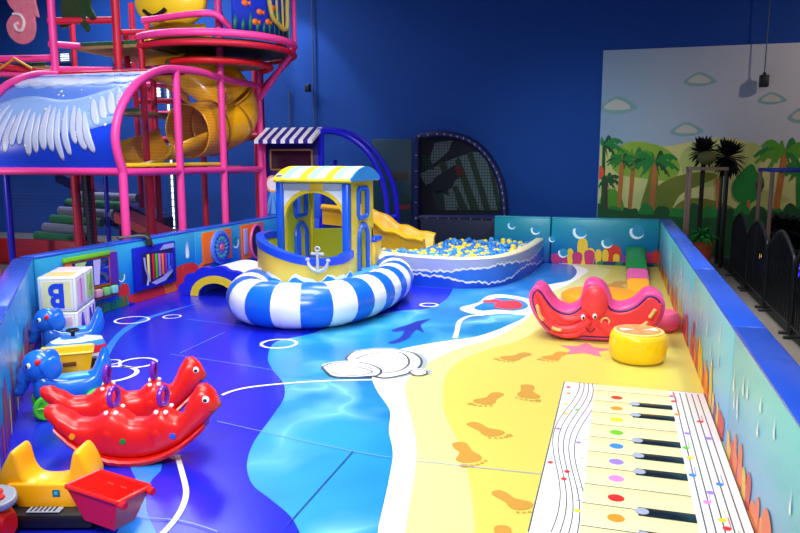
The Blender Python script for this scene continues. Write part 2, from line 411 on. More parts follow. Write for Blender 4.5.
decal(hd, foamw, .0085)
hand = [(409, 371.5), (415, 369.6), (423, 370), (427, 372), (424, 375), (415, 375.5)]
decal([(x+5, y) for x, y in hand], m_inkp, .0055); decal(hand, foamw, .0085)
for q, wd, z_ in ((tb, .022, .0075), (hd, .022, .0095), (hand, .016, .0095)): dline(q+[q[0]], wd, m_ink, z_, 4)
dline([(356, 359), (366, 354.5), (384, 352), (400, 352.5), (408, 358), (408, 365), (398, 371), (382, 373)], .02, m_ink, .0075)
dline([(326, 367), (336, 365), (352, 366), (366, 369), (372, 372), (360, 375), (342, 375), (332, 372)], .016, m_ink, .0095)
dline([(381, 356), (386, 354), (392, 356), (396, 359), (400, 357)], .014, m_inkp, .0075); dline([(392, 360), (396, 362)], .014, m_inkp, .0075)
dline([(362, 366), (368, 367), (372, 369)], .014, m_ink, .0095)
# bubbles and currents in the deep water
for cx, cy, rx, wd in ((132, 320, 15, .03), (172, 316.5, 8, .022), (138, 362.5, 16, .028), (111, 362, 8, .02), (279, 343.5, 17, .03), (429, 304.8, 8.5, .03), (108, 374, 25, .04)):
    dring(cx, cy, rx, wd)
decal([(200, 303), (186, 306.5), (160, 313), (140, 320), (124, 328), (112, 339), (103, 352), (99, 364), (100, 385), (112, 400), (108, 380), (107, 362), (112, 350), (120, 338), (132, 328), (150, 319), (170, 312)], m_stream, .0015)
decal([(150, 440), (162, 466), (152, 480), (147, 492), (146, 505), (149, 518), (156, 533), (160, 560), (110, 560), (117, 533), (126, 515), (138, 495), (136, 480), (130, 460)], m_stream, .0015)
dline([(222, 395), (232, 391), (250, 387), (283, 383.5), (320, 381), (375, 379.5)], .028, foamw, .0035)
dline([(177, 455), (182, 472), (186, 490), (184, 503), (176, 518), (163, 533), (150, 545)], .03, foamw, .0035)
for q in ([(170, 354), (250, 366), (353, 384)], [(217, 421), (353, 451), (440, 463), (545, 474)], [(187, 319), (244, 326)], [(180, 353), (225, 332)], [(353, 451), (287, 525)], [(-20, 470), (120, 512), (180, 520), (217, 531)]):
    dline(q, .006, m_seam if q[0][0] != 353 else m_ddk, .0085, 3)
# printed coral starfish on the sand
st = gnd(585, 350); mm.poly([st+Vector((math.cos(a)*r, math.sin(a)*r, .006)) for a, r in [(2*PI*k/10+.3, 0.26 if k % 2 == 0 else .13) for k in range(10)]], mat('printed_pink', (240, 120, 150), .4))
def foot(hx, hy, tx, ty, flip=1, z=.006):
    a = gnd(hx, hy); b = gnd(tx, ty); d = (b-a); Lf = d.length; d.normalize(); s_ = Vector((-d.y, d.x, 0))*flip
    prof = [(0, -.13), (-.06, 0), (0, .13), (.2, .15), (.4, .10), (.55, .16), (.72, .24), (.86, .16), (.88, -.05), (.78, -.22), (.6, -.24), (.42, -.16), (.2, -.15)]
    mm.poly([p+Vector((0, 0, z)) for p in spline([a+d*u*Lf+s_*v*Lf for u, v in prof], 3, True)], m_foot)
    for k, (u, v, r) in enumerate([(1.0, .16, .075), (1.02, .03, .05), (.99, -.08, .045), (.94, -.18, .04), (.86, -.27, .038)]):
        c = a+d*u*Lf+s_*v*Lf; mm.poly([c+Vector((math.cos(t)*r*Lf, math.sin(t)*r*Lf, z)) for t in [2*PI*j/10 for j in range(10)]], m_foot)
for f_ in ((528, 354, 501, 361, -1), (563, 353, 545, 361, -1), (499, 394, 477, 406, -1), (527, 386, 530, 401, 1), (471, 424, 504, 438, 1), (459, 444, 473, 466, -1), (496, 493, 533, 512, 1), (502, 528, 510, 560, -1), (622, 282, 610, 289, 1)): foot(*f_)
tag(mm.build('play_mat'), 'padded play mat printed with deep blue sea, shallow water and a sandy beach', 'play mat')

# piano mat
pm = thing('piano_mat', 'flat musical mat with piano keys and wavy note staves lying on the printed sand', 'floor mat', (.18, 4.44, .003))
m_pw = mat('piano_mat_white', (248, 248, 248), .3, var=.02); m_pk = mat('piano_key_cream', (244, 236, 178), .28, var=.01)
m_bk = mat('piano_black_key', (20, 34, 46), .25); m_line = mat('note_line_grey', (70, 70, 72), .5); m_gold = mat('gold_edge', (190, 150, 60), .5)
b = MB(); b.box((.18, 4.425, .006), (1.03, 2.43, .006), m_pw, .002)
b.box((.18, 3.205, .006), (1.02, .03, .006), m_gold, .002)
def rib(B, p, wd, mt, zz=.0096): v, f = ribbon([Vector((x, y, zz)) for x, y in p], wd); B.add(v, f, mt, False)
for k in range(5):
    rib(b, [(-.265+.035*k+.055*math.sin((y-3.2)*3.1+.6+.12*k), y) for y in [3.25+.06*j for j in range(41)]], .006, m_line)
    rib(b, [(.475+.042*k, 3.25), (.475+.042*k, 5.6)], .007, m_line)
rib(b, [(-.33, 3.22), (-.33, 5.635), (.69, 5.635), (.69, 3.22)], .008, m_line)
rnd = random.Random(5)
ncol = [mat('note_red', (225, 45, 45), .4), mat('note_orange', (240, 150, 40), .4), mat('note_green', (110, 200, 40), .4), mat('note_yellow', (225, 215, 40), .4), mat('note_violet', (160, 130, 225), .4), mat('note_blue', (60, 140, 225), .4), mat('note_pink', (235, 140, 220), .4)]
def disc(B, x, y, rx, ry, mt, zz=.0102): B.poly([Vector((x+rx*math.cos(t), y+ry*math.sin(t), zz)) for t in [2*PI*j/16 for j in range(16)]], mt)
for y, x, c in ((5.5, .45, 0), (5.38, .46, 0), (5.1, .46, 1), (5.0, .6, 0), (4.75, .5, 4), (4.7, .62, 4), (4.5, .47, 2), (4.35, .48, 3), (4.1, .47, 5), (4.02, .6, 5), (3.9, .54, 4), (3.78, .51, 6), (3.6, .56, 3), (3.52, .57, 0), (3.4, .6, 2)):
    disc(b, x, y, .02, .022, ncol[c]); rib(b, [(x+.02, y), (x+.02, y+.12)], .005, ncol[c], .0100)
for y, x, c in ((5.5, -.29, 0), (5.35, -.28, 1), (5.1, -.28, 3), (5.0, -.2, 2), (4.9, -.27, 3), (4.6, -.3, 4), (4.4, -.16, 4), (4.05, -.3, 0), (3.95, -.2, 0), (3.85, -.21, 0), (3.5, -.12, 3)):
    disc(b, x, y, .016, .02, ncol[c])
for y in (5.2, 4.8, 4.45, 4.15, 3.75, 3.6): rib(b, [(-.14, y), (-.11, y+.02), (-.1, y)], .006, m_line)
b.build('mat_base', pm)
yk = [5.63, 5.48, 5.24, 4.99, 4.75, 4.52, 4.28, 4.05, 3.82, 3.59, 3.35, 3.22]
dcol = [0, 1, 3, 2, 5, 4, 6, 0, 1]
for k in range(11):
    y1, y0 = yk[k], yk[k+1]; q = MB(); q.box((.17, (y0+y1)/2, .0105), (.54, y1-y0-.003, .004), m_pk, .001); rib(q, [(-.1, y0), (.44, y0)], .008, m_line, .0127); q.build('white_key', pm)
for k, y in enumerate((5.34, 5.1, 4.87, 4.63, 4.4, 4.16, 3.93, 3.69, 3.47)):
    q = MB(); q.poly([Vector((.065+.042*math.cos(t), y+.042*math.sin(t), .0129)) for t in [2*PI*j/24 for j in range(24)]], ncol[dcol[k]]); q.build('colour_dot', pm)
for y in (5.22, 4.99, 4.52, 4.28, 4.05, 3.57, 3.33):
    q = MB(); q.box((.305, y, .0145), (.27, .088, .004), m_bk, .001); q.lathe([(.034, 0), (.034, .003), (.001, .004)], (.188, y, .0155), mat('key_tip_silver', (170, 180, 205), .3), 16); q.build('black_key', pm)

# ---------------------------------------------------------------- padded barriers
def seaprint(name, top, mid, low): return ramp_mat(name, 'Z', [(0, low), (.45, mid), (1, top)], .3, .10, 2.5, 0, .77, .06)
sea_left = seaprint('sea_print_left', (60, 185, 225), (10, 130, 225), (15, 60, 205))
sea_right = seaprint('sea_print_right', (110, 220, 215), (105, 190, 225), (95, 150, 225))
sea_far = seaprint('sea_print_far', (0, 140, 150), (0, 120, 165), (20, 60, 150))
sea_ang = seaprint('sea_print_angled', (50, 150, 230), (40, 175, 235), (30, 50, 200))
cap_b = mat('blue_cap_vinyl', (45, 95, 225), .22, bump=.5, bscale=9, var=.12)
cap_t = mat('teal_cap_vinyl', (30, 140, 170), .3, bump=.2)
pc = dict(y=mat('coral_yellow', (235, 190, 40), .4), o=mat('coral_orange', (240, 110, 30), .4), r=mat('coral_red', (215, 45, 35), .4), p=mat('coral_purple', (130, 50, 160), .4), m=mat('coral_magenta', (190, 40, 110), .4), g=mat('weed_green', (20, 120, 70), .4), b=mat('bubble_white', (225, 245, 250), .35), k=mat('reef_dark', (30, 40, 90), .4), l=mat('bubble_pale', (120, 200, 220), .35), h=mat('bubble_haze', (25, 140, 180), .3))
class Wall2D:
    """print on a vertical face: u along the wall, z up"""
    def __init__(s, mb, o, u, off): s.mb = mb; s.o = Vector(o); s.u = Vector(u).normalized(); s.n = Vector(off)
    c = 0
    def P(s, u, z, k=1): return s.o+s.u*u+Vector((0, 0, z))+s.n*(k+s.c*.06)
    def poly(s, pts, m, k=1): s.c += 1; s.mb.poly([s.P(u, max(.004, z), k) for u, z in pts], m)
    def ell(s, u, z, a, b_, m, k=1, n=20): s.poly([(u+a*math.cos(2*PI*i/n), z+b_*math.sin(2*PI*i/n)) for i in range(n)], m, k)
    def finger(s, u, h, w, m, lean=0, k=1, z0=0):
        L_ = [(u-w*.7, z0), (u-w+lean*.6, z0+h*.6), (u-w*.8+lean, z0+h*.9), (u+lean, z0+h), (u+w*.8+lean, z0+h*.88), (u+w+lean*.6, z0+h*.55), (u+w*.7, z0)]
        s.poly([(p.x, p.y) for p in spline([(a, b_, 0) for a, b_ in L_], 3)], m, k)
    def drop(s, u, z, h, w, m): s.poly([(u+.1*w, z+h), (u-w*.35, z+h*.45), (u-w*.8, z+.12*h), (u-w*.6, z-h*.06), (u, z-h*.12), (u+w*.6, z-h*.06), (u+w*.75, z+.1*h), (u+w*.35, z+h*.4)], m, 1.5)
    def bubble(s, u, z, r, pale=True):
        if pale: s.ell(u, z, r, r, pc['h'])
        n = 14; o_ = [(u+r*math.cos(t), z+r*math.sin(t)) for t in [PI*.85+PI*1.0*i/n for i in range(n+1)]]
        i_ = [(u+r*.18+r*.82*math.cos(t), z+r*.12+r*.8*math.sin(t)) for t in [PI*.85+PI*1.0*i/n for i in range(n+1)]]
        s.c += 1; s.mb.add([s.P(a, c, 1.5) for a, c in o_+i_], [[i, i+1, n+2+i, n+1+i] for i in range(n)], pc['b'], False)
def barrier(name, label, a, b_, out, face, cap, deco, th=.17, H=BH):
    a = Vector(a); b_ = Vector(b_); d = b_-a; L_ = d.length; c = (a+b_)/2+Vector(out)*th/2
    mb = MB(); mb.box((c.x, c.y, H/2-.004), (L_-.006, th, H-.01), face, .014, 3, rz=math.atan2(d.y, d.x))
    mb.box((c.x, c.y, H-.012), (L_-.006, th+.012, .028), cap, .012, 3, rz=math.atan2(d.y, d.x))
    W = Wall2D(mb, a, d, -Vector(out)*.0015); deco(W, L_, a)
    return tag(mb.build(name, None), label, 'barrier', 'padded barriers around the toddler pen')
rr = random.Random(3)
def deco_right(W, L_, a):
    u = .1
    while u < L_-.12:
        W.ell(u, .02, rr.uniform(.08, .14), rr.uniform(.06, .14), pc[rr.choice('rpmop')]); u += rr.uniform(.12, .2)
    u = .08
    while u < L_-.09:
        k = rr.choice('yyyoorm'); hh = rr.uniform(.12, .36); wd = rr.uniform(.04, .065)
        W.finger(u, hh, wd, pc[k], rr.uniform(-.03, .03))
        if rr.random() < .5: W.finger(min(L_-.06, u+.05), hh*.6, wd*.8, pc[k], .02)
        u += rr.uniform(.1, .26)
    for _ in range(int(L_*5)): W.drop(rr.uniform(.1, L_-.1), rr.uniform(.3, .58), rr.uniform(.07, .15), rr.uniform(.022, .042), pc['b'])
    if L_ < 2.4: W.ell(L_*.55, .1, .12, .12, pc['o'])
yy = [YF+.17, 9.6, 6.9, 4.55, 2.3, 1.0]
for k in range(5):
    nm = ['section at the far corner beside the striped ramp', 'section beside the octopus rocker', 'section behind the round yellow stool', 'section along the piano mat', 'section nearest the camera, cut by the frame'][k]
    barrier('padded_barrier', 'blue topped right-hand barrier, '+nm, (XR, yy[k], 0), (XR, yy[k+1], 0), (1, 0, 0), sea_right, cap_b, deco_right)
def deco_far(W, L_, a):
    if L_ < 1.2:
        for k in range(8): W.finger(.08+.13*k, .12+.05*(k % 2), .05, pc['m'], 0, 1)
        W.bubble(.5, .5, .07); W.bubble(.8, .3, .06); return
    def at(px, py): p = onY(px, py, YF); return (p.x-a.x, p.z)
    for px, py, h, w_, k in ((556, 262, .2, .1, 'm'), (566, 262, .22, .1, 'm'), (640, 268, .28, .16, 'p'), (618, 268, .24, .14, 'p'), (612, 262, .42, .16, 'r'), (582, 262, .55, .1, 'y'), (570, 262, .32, .06, 'y'), (590, 262, .34, .09, 'y'), (577, 264, .25, .1, 'm'), (589, 264, .3, .1, 'm'), (598, 265, .32, .06, 'y'), (605, 265, .32, .06, 'y'), (616, 265, .24, .06, 'y'), (648, 268, .3, .1, 'm'), (655, 268, .34, .06, 'r')):
        W.finger(at(px, py)[0], h*.82, w_*.85, pc[k], 0, 1)
    for k in range(11): W.ell(.85+.1*k, .02, .1, .05, pc['k'] if k % 3 else pc['g'], 3)
    for px, py, r in ((580, 232, .13), (637, 232, .13), (607, 243, .1), (563, 253, .09), (552, 239, .06)):
        q = at(px, py); W.bubble(q[0], q[1], r*.9)
barrier('padded_barrier', 'teal far barrier with yellow and purple coral behind the sand', (-1.02, YF, 0), (XR-.01, YF, 0), (0, 1, 0), sea_far, cap_t, deco_far)
barrier('padded_barrier', 'teal far barrier directly behind the ball pit', (-1.98, YF, 0), (-1.03, YF, 0), (0, 1, 0), sea_far, cap_t, lambda W, L_, a: (W.bubble(.3, .62, .07), W.bubble(.7, .55, .08)))
def deco_left(W, L_, a):
    lo, hi = sorted((a.y, a.y+W.u.y*L_))
    def U(y): return (y-a.y)*W.u.y
    for y, h, w_, k in ((7.15, .28, .1, 'r'), (7.7, .14, .5, 'r'), (8.1, .3, .18, 'o'), (8.45, .34, .3, 'r'), (8.9, .3, .16, 'o'), (10.2, .35, .4, 'r'), (10.6, .45, .2, 'm'), (6.6, .12, .3, 'p')):
        if lo+w_*.8 < y < hi-w_*.8: W.finger(U(y), h, w_, pc[k], 0, 1)
    if lo < 7:
        for k in range(26): y = 6.2+.04*k; W.finger(U(y), .1+.06*rr.random(), .02, pc['g'], rr.uniform(-.03, .03), 1.6)
    for _ in range(int(L_*7)): W.ell(rr.uniform(.05, L_-.05), rr.uniform(.2, .7), .006, .006, pc['b'], 1)
    if lo < 8.5 < hi:
        for q in (-1, -.5, 0, .5, 1): W.drop(U(8.5)+.03*q, .5-.04*abs(q), .16, .02, pc['b'])
        W.drop(U(8.5), .42, .15, .05, foamw)
    if lo < 9.85 < hi: W.bubble(U(9.82), .47, .09)
    if lo < 7.1: W.bubble(U(7.12), .36, .06)
yl = [5.8, 7.05, 8.7, 10.3, 11.45]
for k in range(4):
    nm = ['with a green weed print behind the alphabet cubes', 'carrying the xylophone panel', 'carrying the orange dial panel', 'behind the boat bow'][k]
    barrier('padded_barrier', 'cyan left-hand barrier '+nm, (XL, yl[k+1], 0), (XL, yl[k]+(.01 if k == 0 else 0), 0), (-1, 0, 0), sea_left, cap_b, deco_left)
def deco_ang(W, L_, a):
    for u in range(int(L_/.14)):
        k = 'rpymr'[u % 5]
        W.finger(.08+u*.14, .22+.2*rr.random(), .045, pc[k], rr.uniform(-.03, .03), 1+.2*(u % 3))
    for _ in range(int(L_*5)): W.drop(rr.uniform(.1, L_-.1), rr.uniform(.4, .62), .1, .016, pc['b'])
AO = Vector((-.767, -.64, 0))
a0 = CORN+AD*.02; a1 = CORN+AD*2.6; a2 = AEND
barrier('padded_barrier', 'blue slanting barrier beside the elephant ride-ons', a0, a1, AO, sea_ang, cap_b, deco_ang)
barrier('padded_barrier', 'blue slanting barrier behind the yellow and red ride-on at the left edge', a1+AD*.005, a2, AO, sea_ang, cap_b, deco_ang)

# ---------------------------------------------------------------- activity panels on the left barrier
mo = mat('orange_board', (240, 110, 25), .4); ml = mat('lime_board', (130, 215, 30), .4); mmir = mat('mirror_acrylic', (60, 90, 200), .06, metal=.7)
mnb = mat('navy_board', (20, 30, 190), .4); mpl = mat('lilac_print', (165, 170, 235), .4); mpu = mat('violet_board', (90, 40, 170), .4)
X0 = XL+.004
def slab(B, y0, y1, z0, z1, x, t, mt, bev=.006): B.box((x+t/2, (y0+y1)/2, (z0+z1)/2), (t, y1-y0, z1-z0), mt, bev)
t = thing('activity_panel', 'orange and lime framed mirror panel with picture blocks beside the alphabet cubes', 'activity panel', (X0, 6.6, .15), 0, 'activity panels on the left barrier')
q = MB(); slab(q, 6.2, 7.0, .17, .69, X0, .02, mo); q.build('back_board', t)
q = MB(); slab(q, 6.16, 6.9, .66, .71, X0+.02, .02, ml); q.build('top_trim', t)
q = MB(); slab(q, 6.9, 7.03, .22, .68, X0+.02, .012, mpu); q.build('side_strip', t)
q = MB(); slab(q, 6.3, 6.88, .34, .64, X0+.02, .008, mmir, .003); q.build('mirror', t)
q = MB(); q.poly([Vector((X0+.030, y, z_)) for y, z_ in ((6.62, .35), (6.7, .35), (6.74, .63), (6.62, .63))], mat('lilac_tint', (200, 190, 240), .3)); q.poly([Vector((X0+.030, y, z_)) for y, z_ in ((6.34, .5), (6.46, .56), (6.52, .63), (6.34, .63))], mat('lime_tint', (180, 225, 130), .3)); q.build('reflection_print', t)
q = MB(); slab(q, 6.42, 6.98, .2, .32, X0+.02, .03, mat('dark_olive', (70, 60, 20), .5)); q.build('block_tray', t)
for k, c in enumerate(((255, 170, 40), (240, 170, 190), (130, 210, 120), (130, 220, 215))):
    q = MB(); q.box((X0+.065, 6.49+.135*k, .26), (.05, .1, .09), mat('picture_block_%d' % k, c, .4), .012); q.build('picture_block', t)
t = thing('activity_panel', 'deep blue xylophone panel with rainbow bars on the left barrier', 'activity panel', (X0, 7.75, .15), 0, 'activity panels on the left barrier')
q = MB(); slab(q, 7.32, 8.16, .15, .68, X0, .05, mnb, .012); q.build('back_board', t)
q = MB(); slab(q, 7.44, 8.08, .21, .6, X0+.05, .006, mat('midnight_board', (20, 14, 100), .5), .002); q.build('recess', t)
for k, c in enumerate(((245, 225, 120), (215, 30, 40), (70, 190, 50), (200, 120, 220), (245, 120, 40), (150, 40, 190), (40, 110, 230), (60, 40, 200))):
    y = 7.53+.066*k+(0 if k == 0 else .03); q = MB(); slab(q, y, y+.042, .24+.012*k, .58-.006*k, X0+.06, .012, mat('tone_bar_%d' % k, c, .35), .004); q.build('tone_bar', t)
q = MB(); q.tube(spline([(X0+.075, 7.46, .55), (X0+.08, 7.47, .42), (X0+.075, 7.52, .3), (X0+.075, 7.5, .2)], 5), .012, mpl, 8); q.build('mallet', t)
q = MB(); q.poly([Vector((X0+.0515, y, z_)) for y, z_ in ((7.78, .58), (7.9, .66), (8.12, .66), (8.13, .6), (7.95, .6))], mpl); q.poly([Vector((X0+.0575, y, z_)) for y, z_ in ((7.6, .22), (7.85, .26), (8.07, .4), (8.07, .3), (7.9, .2), (7.7, .18))], mpl); q.build('silver_wave', t)
t = thing('activity_panel', 'orange square panel with a round dial of coloured dots', 'activity panel', (X0, 9.25, .25), 0, 'activity panels on the left barrier')
q = MB(); slab(q, 8.86, 9.66, .26, .71, X0, .02, mo); q.build('back_board', t)
dial = MB(); Mx = Matrix.Translation((X0+.02, 9.3, .46)) @ Matrix.Rotation(PI/2, 4, 'Y')
dial.lathe([(.25, 0), (.25, .03), (.235, .04), (.001, .04)], (0, 0, 0), mat('dial_blue', (70, 130, 240), .25, coat=.5), 40, Mx); dl = dial.build('dial', t)
q = MB()
for R_, n_, c, s_ in ((.19, 18, (30, 40, 190), .026), (.135, 14, (50, 170, 110), .022), (.085, 10, (110, 60, 180), .018)):
    for k in range(n_):
        a = 2*PI*k/n_; q.lathe([(s_, 0), (s_*.9, .006), (.001, .007)], (R_*math.cos(a), R_*math.sin(a), .04), mat('dot%d' % c[0], c, .4), 12, Mx)
q.lathe([(.05, 0), (.045, .012), (.001, .014)], (0, 0, .04), mat('dial_centre', (230, 90, 110), .4), 16, Mx); q.build('dot_ring', dl)
t = thing('activity_panel', 'orange panel with a violet archway and bead column beside the boat bow', 'activity panel', (X0, 10.3, .15), 0, 'activity panels on the left barrier')
q = MB(); slab(q, 9.96, 10.7, .18, .72, X0, .02, mo); q.build('back_board', t)
q = MB(); slab(q, 10.02, 10.14, .26, .66, X0+.02, .012, mpl); q.build('bead_column', t)
q = MB(); q.poly([Vector((X0+.0215, 10.44+.2*math.cos(a_), .42+.27*math.sin(a_))) for a_ in [2*PI*k/24 for k in range(24)]], mat('dark_arch', (50, 40, 60), .4))
q.tube([(X0+.03, 10.44+.21*math.cos(a_), .42+.27*math.sin(a_)) for a_ in [2*PI*k/24 for k in range(24)]], .022, mat('pink_arch', (225, 90, 170), .35), 8, True); q.build('archway', t)
# grey strap thrown over the barrier
m_str = mat('grey_webbing', (95, 95, 92), .8, bump=.4, bscale=60)
q = MB()
q.tube(spline([(XL-.16, 7.3, BH+.03), (XL-.08, 7.42, BH+.035), (XL-.0, 7.55, BH+.035), (XL+.05, 7.62, BH-.02), (XL+.055, 7.66, BH-.09)], 6), .038, m_str, 8, flat=.5)
q.tube(spline([(XL-.14, 7.7, BH+.04), (XL-.04, 7.66, BH+.045), (XL+.05, 7.6, BH+.0), (XL+.075, 7.58, BH-.08)], 6), .038, mat('black_webbing', (20, 20, 24), .8), 8, flat=.5)
tag(q.build('strap'), 'grey and black strap slung over the top of the left barrier', 'strap')
# ---------------------------------------------------------------- ball pit
pit = [Vector(p+(0,)) for p in ((-4.05, 10.35), (-3.4, 9.85), (-2.86, 9.59), (-2.44, 9.47), (-1.97, 9.46), (-1.55, 9.72), (-1.32, 10.3), (-1.2, 11.2), (-1.14, 12.26))]
pp = spline(pit, 8); PH = .42; TH = .14
def offs(pts, d):
    o_ = []
    for i, p in enumerate(pts):
        a = pts[max(0, i-1)]; b_ = pts[min(len(pts)-1, i+1)]; t_ = (b_-a).normalized(); o_.append(p+Vector((-t_.y, t_.x, 0))*d)
    return o_
m_pg = mat('pale_blue_vinyl', (172, 186, 225), .35, bump=.06, bscale=8); m_wv = mat('wave_blue', (40, 120, 225), .35, var=.15, vscale=5); m_wd = mat('wave_deep', (20, 80, 205), .35, var=.15, vscale=5)
ins = offs(pp, TH); cutk = 20
def pitwall(i0, i1, label):
    mb = MB(); o_ = pp[i0:i1+1]; n_ = ins[i0:i1+1]; vs = []; N = len(o_)
    for a, b_ in zip(o_, n_):
        d = (b_-a).normalized(); vs += [a, a+Vector((0, 0, PH-.02)), a+d*.02+Vector((0, 0, PH)), b_-d*.02+Vector((0, 0, PH)), b_+Vector((0, 0, PH-.02)), b_]
    side = []; top = []
    for i in range(N-1):
        for k in range(5):
            f = [i*6+k, (i+1)*6+k, (i+1)*6+k+1, i*6+k+1]; (top if k in (1, 2, 3) else side).append(f)
    side += [[0, 1, 2, 3, 4, 5], [(N-1)*6+k for k in (5, 4, 3, 2, 1, 0)]]
    mb.add(vs, side, m_pg); base = len(mb.v)-len(vs)
    k2 = mb.slot(cream)
    for f in top: mb.f.append([base+i for i in f]); mb.mi.append(k2); mb.sm.append(True)
    # printed breakers
    fine = []; acc = 0
    for i in range(N-1):
        for k in range(12): fine.append(o_[i].lerp(o_[i+1], k/12))
    fine.append(o_[-1])
    r3 = random.Random(8); s = 0; prev = fine[0]
    def strip(hf, mt, off, lowf):
        vs = []; s = i0*.3
        for i, p in enumerate(fine):
            a = fine[max(0, i-1)]; b_ = fine[min(len(fine)-1, i+1)]; t_ = (b_-a).normalized(); nn = Vector((t_.y, -t_.x, 0))*off
            if i: s += (fine[i]-fine[i-1]).length
            vs += [p+nn+Vector((0, 0, lowf(s))), p+nn+Vector((0, 0, hf(s)))]
        mb.add(vs, [[2*i, 2*i+2, 2*i+3, 2*i+1] for i in range(len(fine)-1)], mt, False)
    jag = lambda s: .025*abs(math.sin(s*9+math.sin(s*5)))+.010*abs(math.sin(s*27+2*math.sin(s*7)))+.006*math.sin(s*61)
    h1 = lambda s: .25+.04*math.sin(s*2.6+1.2)+jag(s)
    h2 = lambda s: .10+.05*math.sin(s*2.9+2.6)+jag(s+.3)
    strip(h1, m_wv, .002, lambda s: .004); strip(lambda s: h2(s)-.012, m_wd, .003, lambda s: .004)
    strip(lambda s: h1(s)+.006, foamw, .0035, lambda s: h1(s)-.012-.014*abs(math.sin(s*13))); strip(lambda s: h2(s)+.006, foamw, .0035, lambda s: h2(s)-.012-.012*abs(math.sin(s*15)))
    return tag(mb.build('ball_pit_bumper'), label, 'ball pit bumper', 'curved ball pit bumpers')
pitwall(0, cutk, 'pale curved ball pit wall with blue waves, shorter left piece beside the inflatable ring')
pitwall(cutk, len(pp)-1, 'pale curved ball pit wall with blue waves, long right piece bending to the far barrier')
# padded pit base filling the enclosure under the balls
mb = MB(); inner = ins[2:]; bp_ = [(p.x, p.y) for p in inner]+[(-4.0, 12.2)]
bp_ = [(x, y) for x, y in bp_]
n_ = len(bp_); mb.add([(x, y, 0.002) for x, y in bp_]+[(x, y, .27) for x, y in bp_], [list(range(n_, 2*n_)), list(range(n_))[::-1]]+[[i, (i+1) % n_, n_+(i+1) % n_, n_+i] for i in range(n_)], mat('pit_base_blue', (20, 80, 180), .6), False)
tag(mb.build('foam_platform'), 'raised blue foam platform under the balls inside the curved pit bumpers', 'platform')
bc = [mat('ball_yellow', (250, 222, 30), .3, coat=.3), mat('ball_blue', (20, 125, 225), .3, coat=.3), mat('ball_light_blue', (70, 165, 235), .3, coat=.3)]
r4 = random.Random(11)
def inside(x, y, poly, mar=0):
    c = False; j = len(poly)-1
    for i in range(len(poly)):
        xi, yi = poly[i]; xj, yj = poly[j]
        if (yi > y) != (yj > y) and x < (xj-xi)*(y-yi)/(yj-yi)+xi: c = not c
        j = i
    return c
inn2 = [(p.x, p.y) for p in offs(pp, TH+.05)[2:]]+[(-4.0, 12.2)]
spots = []; row = 0; y = 9.5
while y < 12.15:
    x = -3.6+(.05 if row % 2 else 0)
    while x < -1.1:
        if inside(x, y, inn2) and not (x < -2.75 and y > 10.55): spots.append((x+r4.uniform(-.008, .008), y+r4.uniform(-.008, .008)))
        x += .1
    y += .087; row += 1
spots.sort(key=lambda s: s[0]**2+s[1]**2)
protos = []
for c in range(3):
    me = None
    q = MB(); q.sph((0, 0, 0), .046, bc[c], 14); o = q.build('pit_ball', None, local=True); protos.append(o)
lab = ['yellow plastic ball in the curved ball pit', 'mid blue plastic ball in the curved ball pit', 'pale blue plastic ball in the curved ball pit']
rest = MB(); first = [True]*3
for i, (x, y) in enumerate(spots):
    c = r4.choice((0, 0, 1, 1, 2)); zz = .316+r4.uniform(0, .035)
    if i < 290:
        o = protos[c] if first[c] else protos[c].copy()
        if not first[c]: C.collection.objects.link(o)
        first[c] = False; o.location = (x, y, zz); tag(o, lab[c], 'ball', 'yellow balls in the ball pit' if c == 0 else ('mid blue balls in the ball pit' if c == 1 else 'pale blue balls in the ball pit'))
    else: rest.sph((x, y, zz), .046, bc[c], 8)
# a second loose layer, heaped towards the back
for k in range(34):
    x = r4.uniform(-2.6, -1.5); y = r4.uniform(11.2, 12.05); rest.sph((x, y, .37+.02*(y-11)), .046, bc[r4.choice((0, 1, 1, 2))], 8)
tag(rest.build('pit_balls'), 'heap of small yellow and blue balls at the back of the ball pit', 'balls', None, 'stuff')

# yellow slide into the pit and its tower with pipe arches
m_sl = mat('slide_yellow', (255, 190, 5), .3, coat=.3)
t = thing('slide', 'bright yellow slide running down into the ball pit', 'slide', (-3.6, 11, .3))
prof = spline([(-4.5, 0, .78), (-4.1, 0, .74), (-3.8, 0, .62), (-3.62, 0, .56), (-3.45, 0, .43), (-3.28, 0, .41), (-3.1, 0, .33), (-2.95, 0, .32), (-2.82, 0, .29)], 5)
q = MB(); vs = []; sec = [(-.36, .2), (-.30, .22), (-.26, .16), (-.2, .02), (0, 0), (.2, .02), (.26, .16), (.30, .22), (.36, .2), (.36, -.08), (-.36, -.08)]
for p in prof:
    for yy_, zz in sec: vs.append(Vector((p.x, 11.1+yy_, p.z+zz)))
K = len(sec); fs = [[i*K+k, i*K+(k+1) % K, (i+1)*K+(k+1) % K, (i+1)*K+k] for i in range(len(prof)-1) for k in range(K)]+[list(range(K)), [(len(prof)-1)*K+k for k in range(K)]]
q.add(vs, fs, m_sl); q.build('chute', t)
for yy_ in (10.72, 11.48):
    q = MB(); q.tube(spline([(p.x, yy_, p.z+.2) for p in prof[::5]], 4), .045, m_sl, 8); q.build('side_rail', t)
t = thing('slide_tower', 'blue slide tower with striped awning and curved blue pipe arches behind the boat', 'slide tower', (-5.3, 11.6, 0))
navb = mat('navy_panel', (12, 16, 120), .5); lp = mat('lighthouse_blue', (30, 95, 225), .45)
q = MB(); A = onY(262, 145, 11.55); B_ = onY(321, 215, 11.55)
q.box(((A.x+B_.x)/2, 11.6, 1.45), (B_.x-A.x, .06, 1.35), navb, .01); pn = q.build('front_panel', t)
a = onY(269, 150, 11.5); b_ = onY(311, 170, 11.5); q = MB()
for z0 in (a.z, b_.z): q.box(((a.x+b_.x)/2, 11.555, z0), (b_.x-a.x, .03, .03), mat('brass_trim', (170, 125, 50), .4), .005)
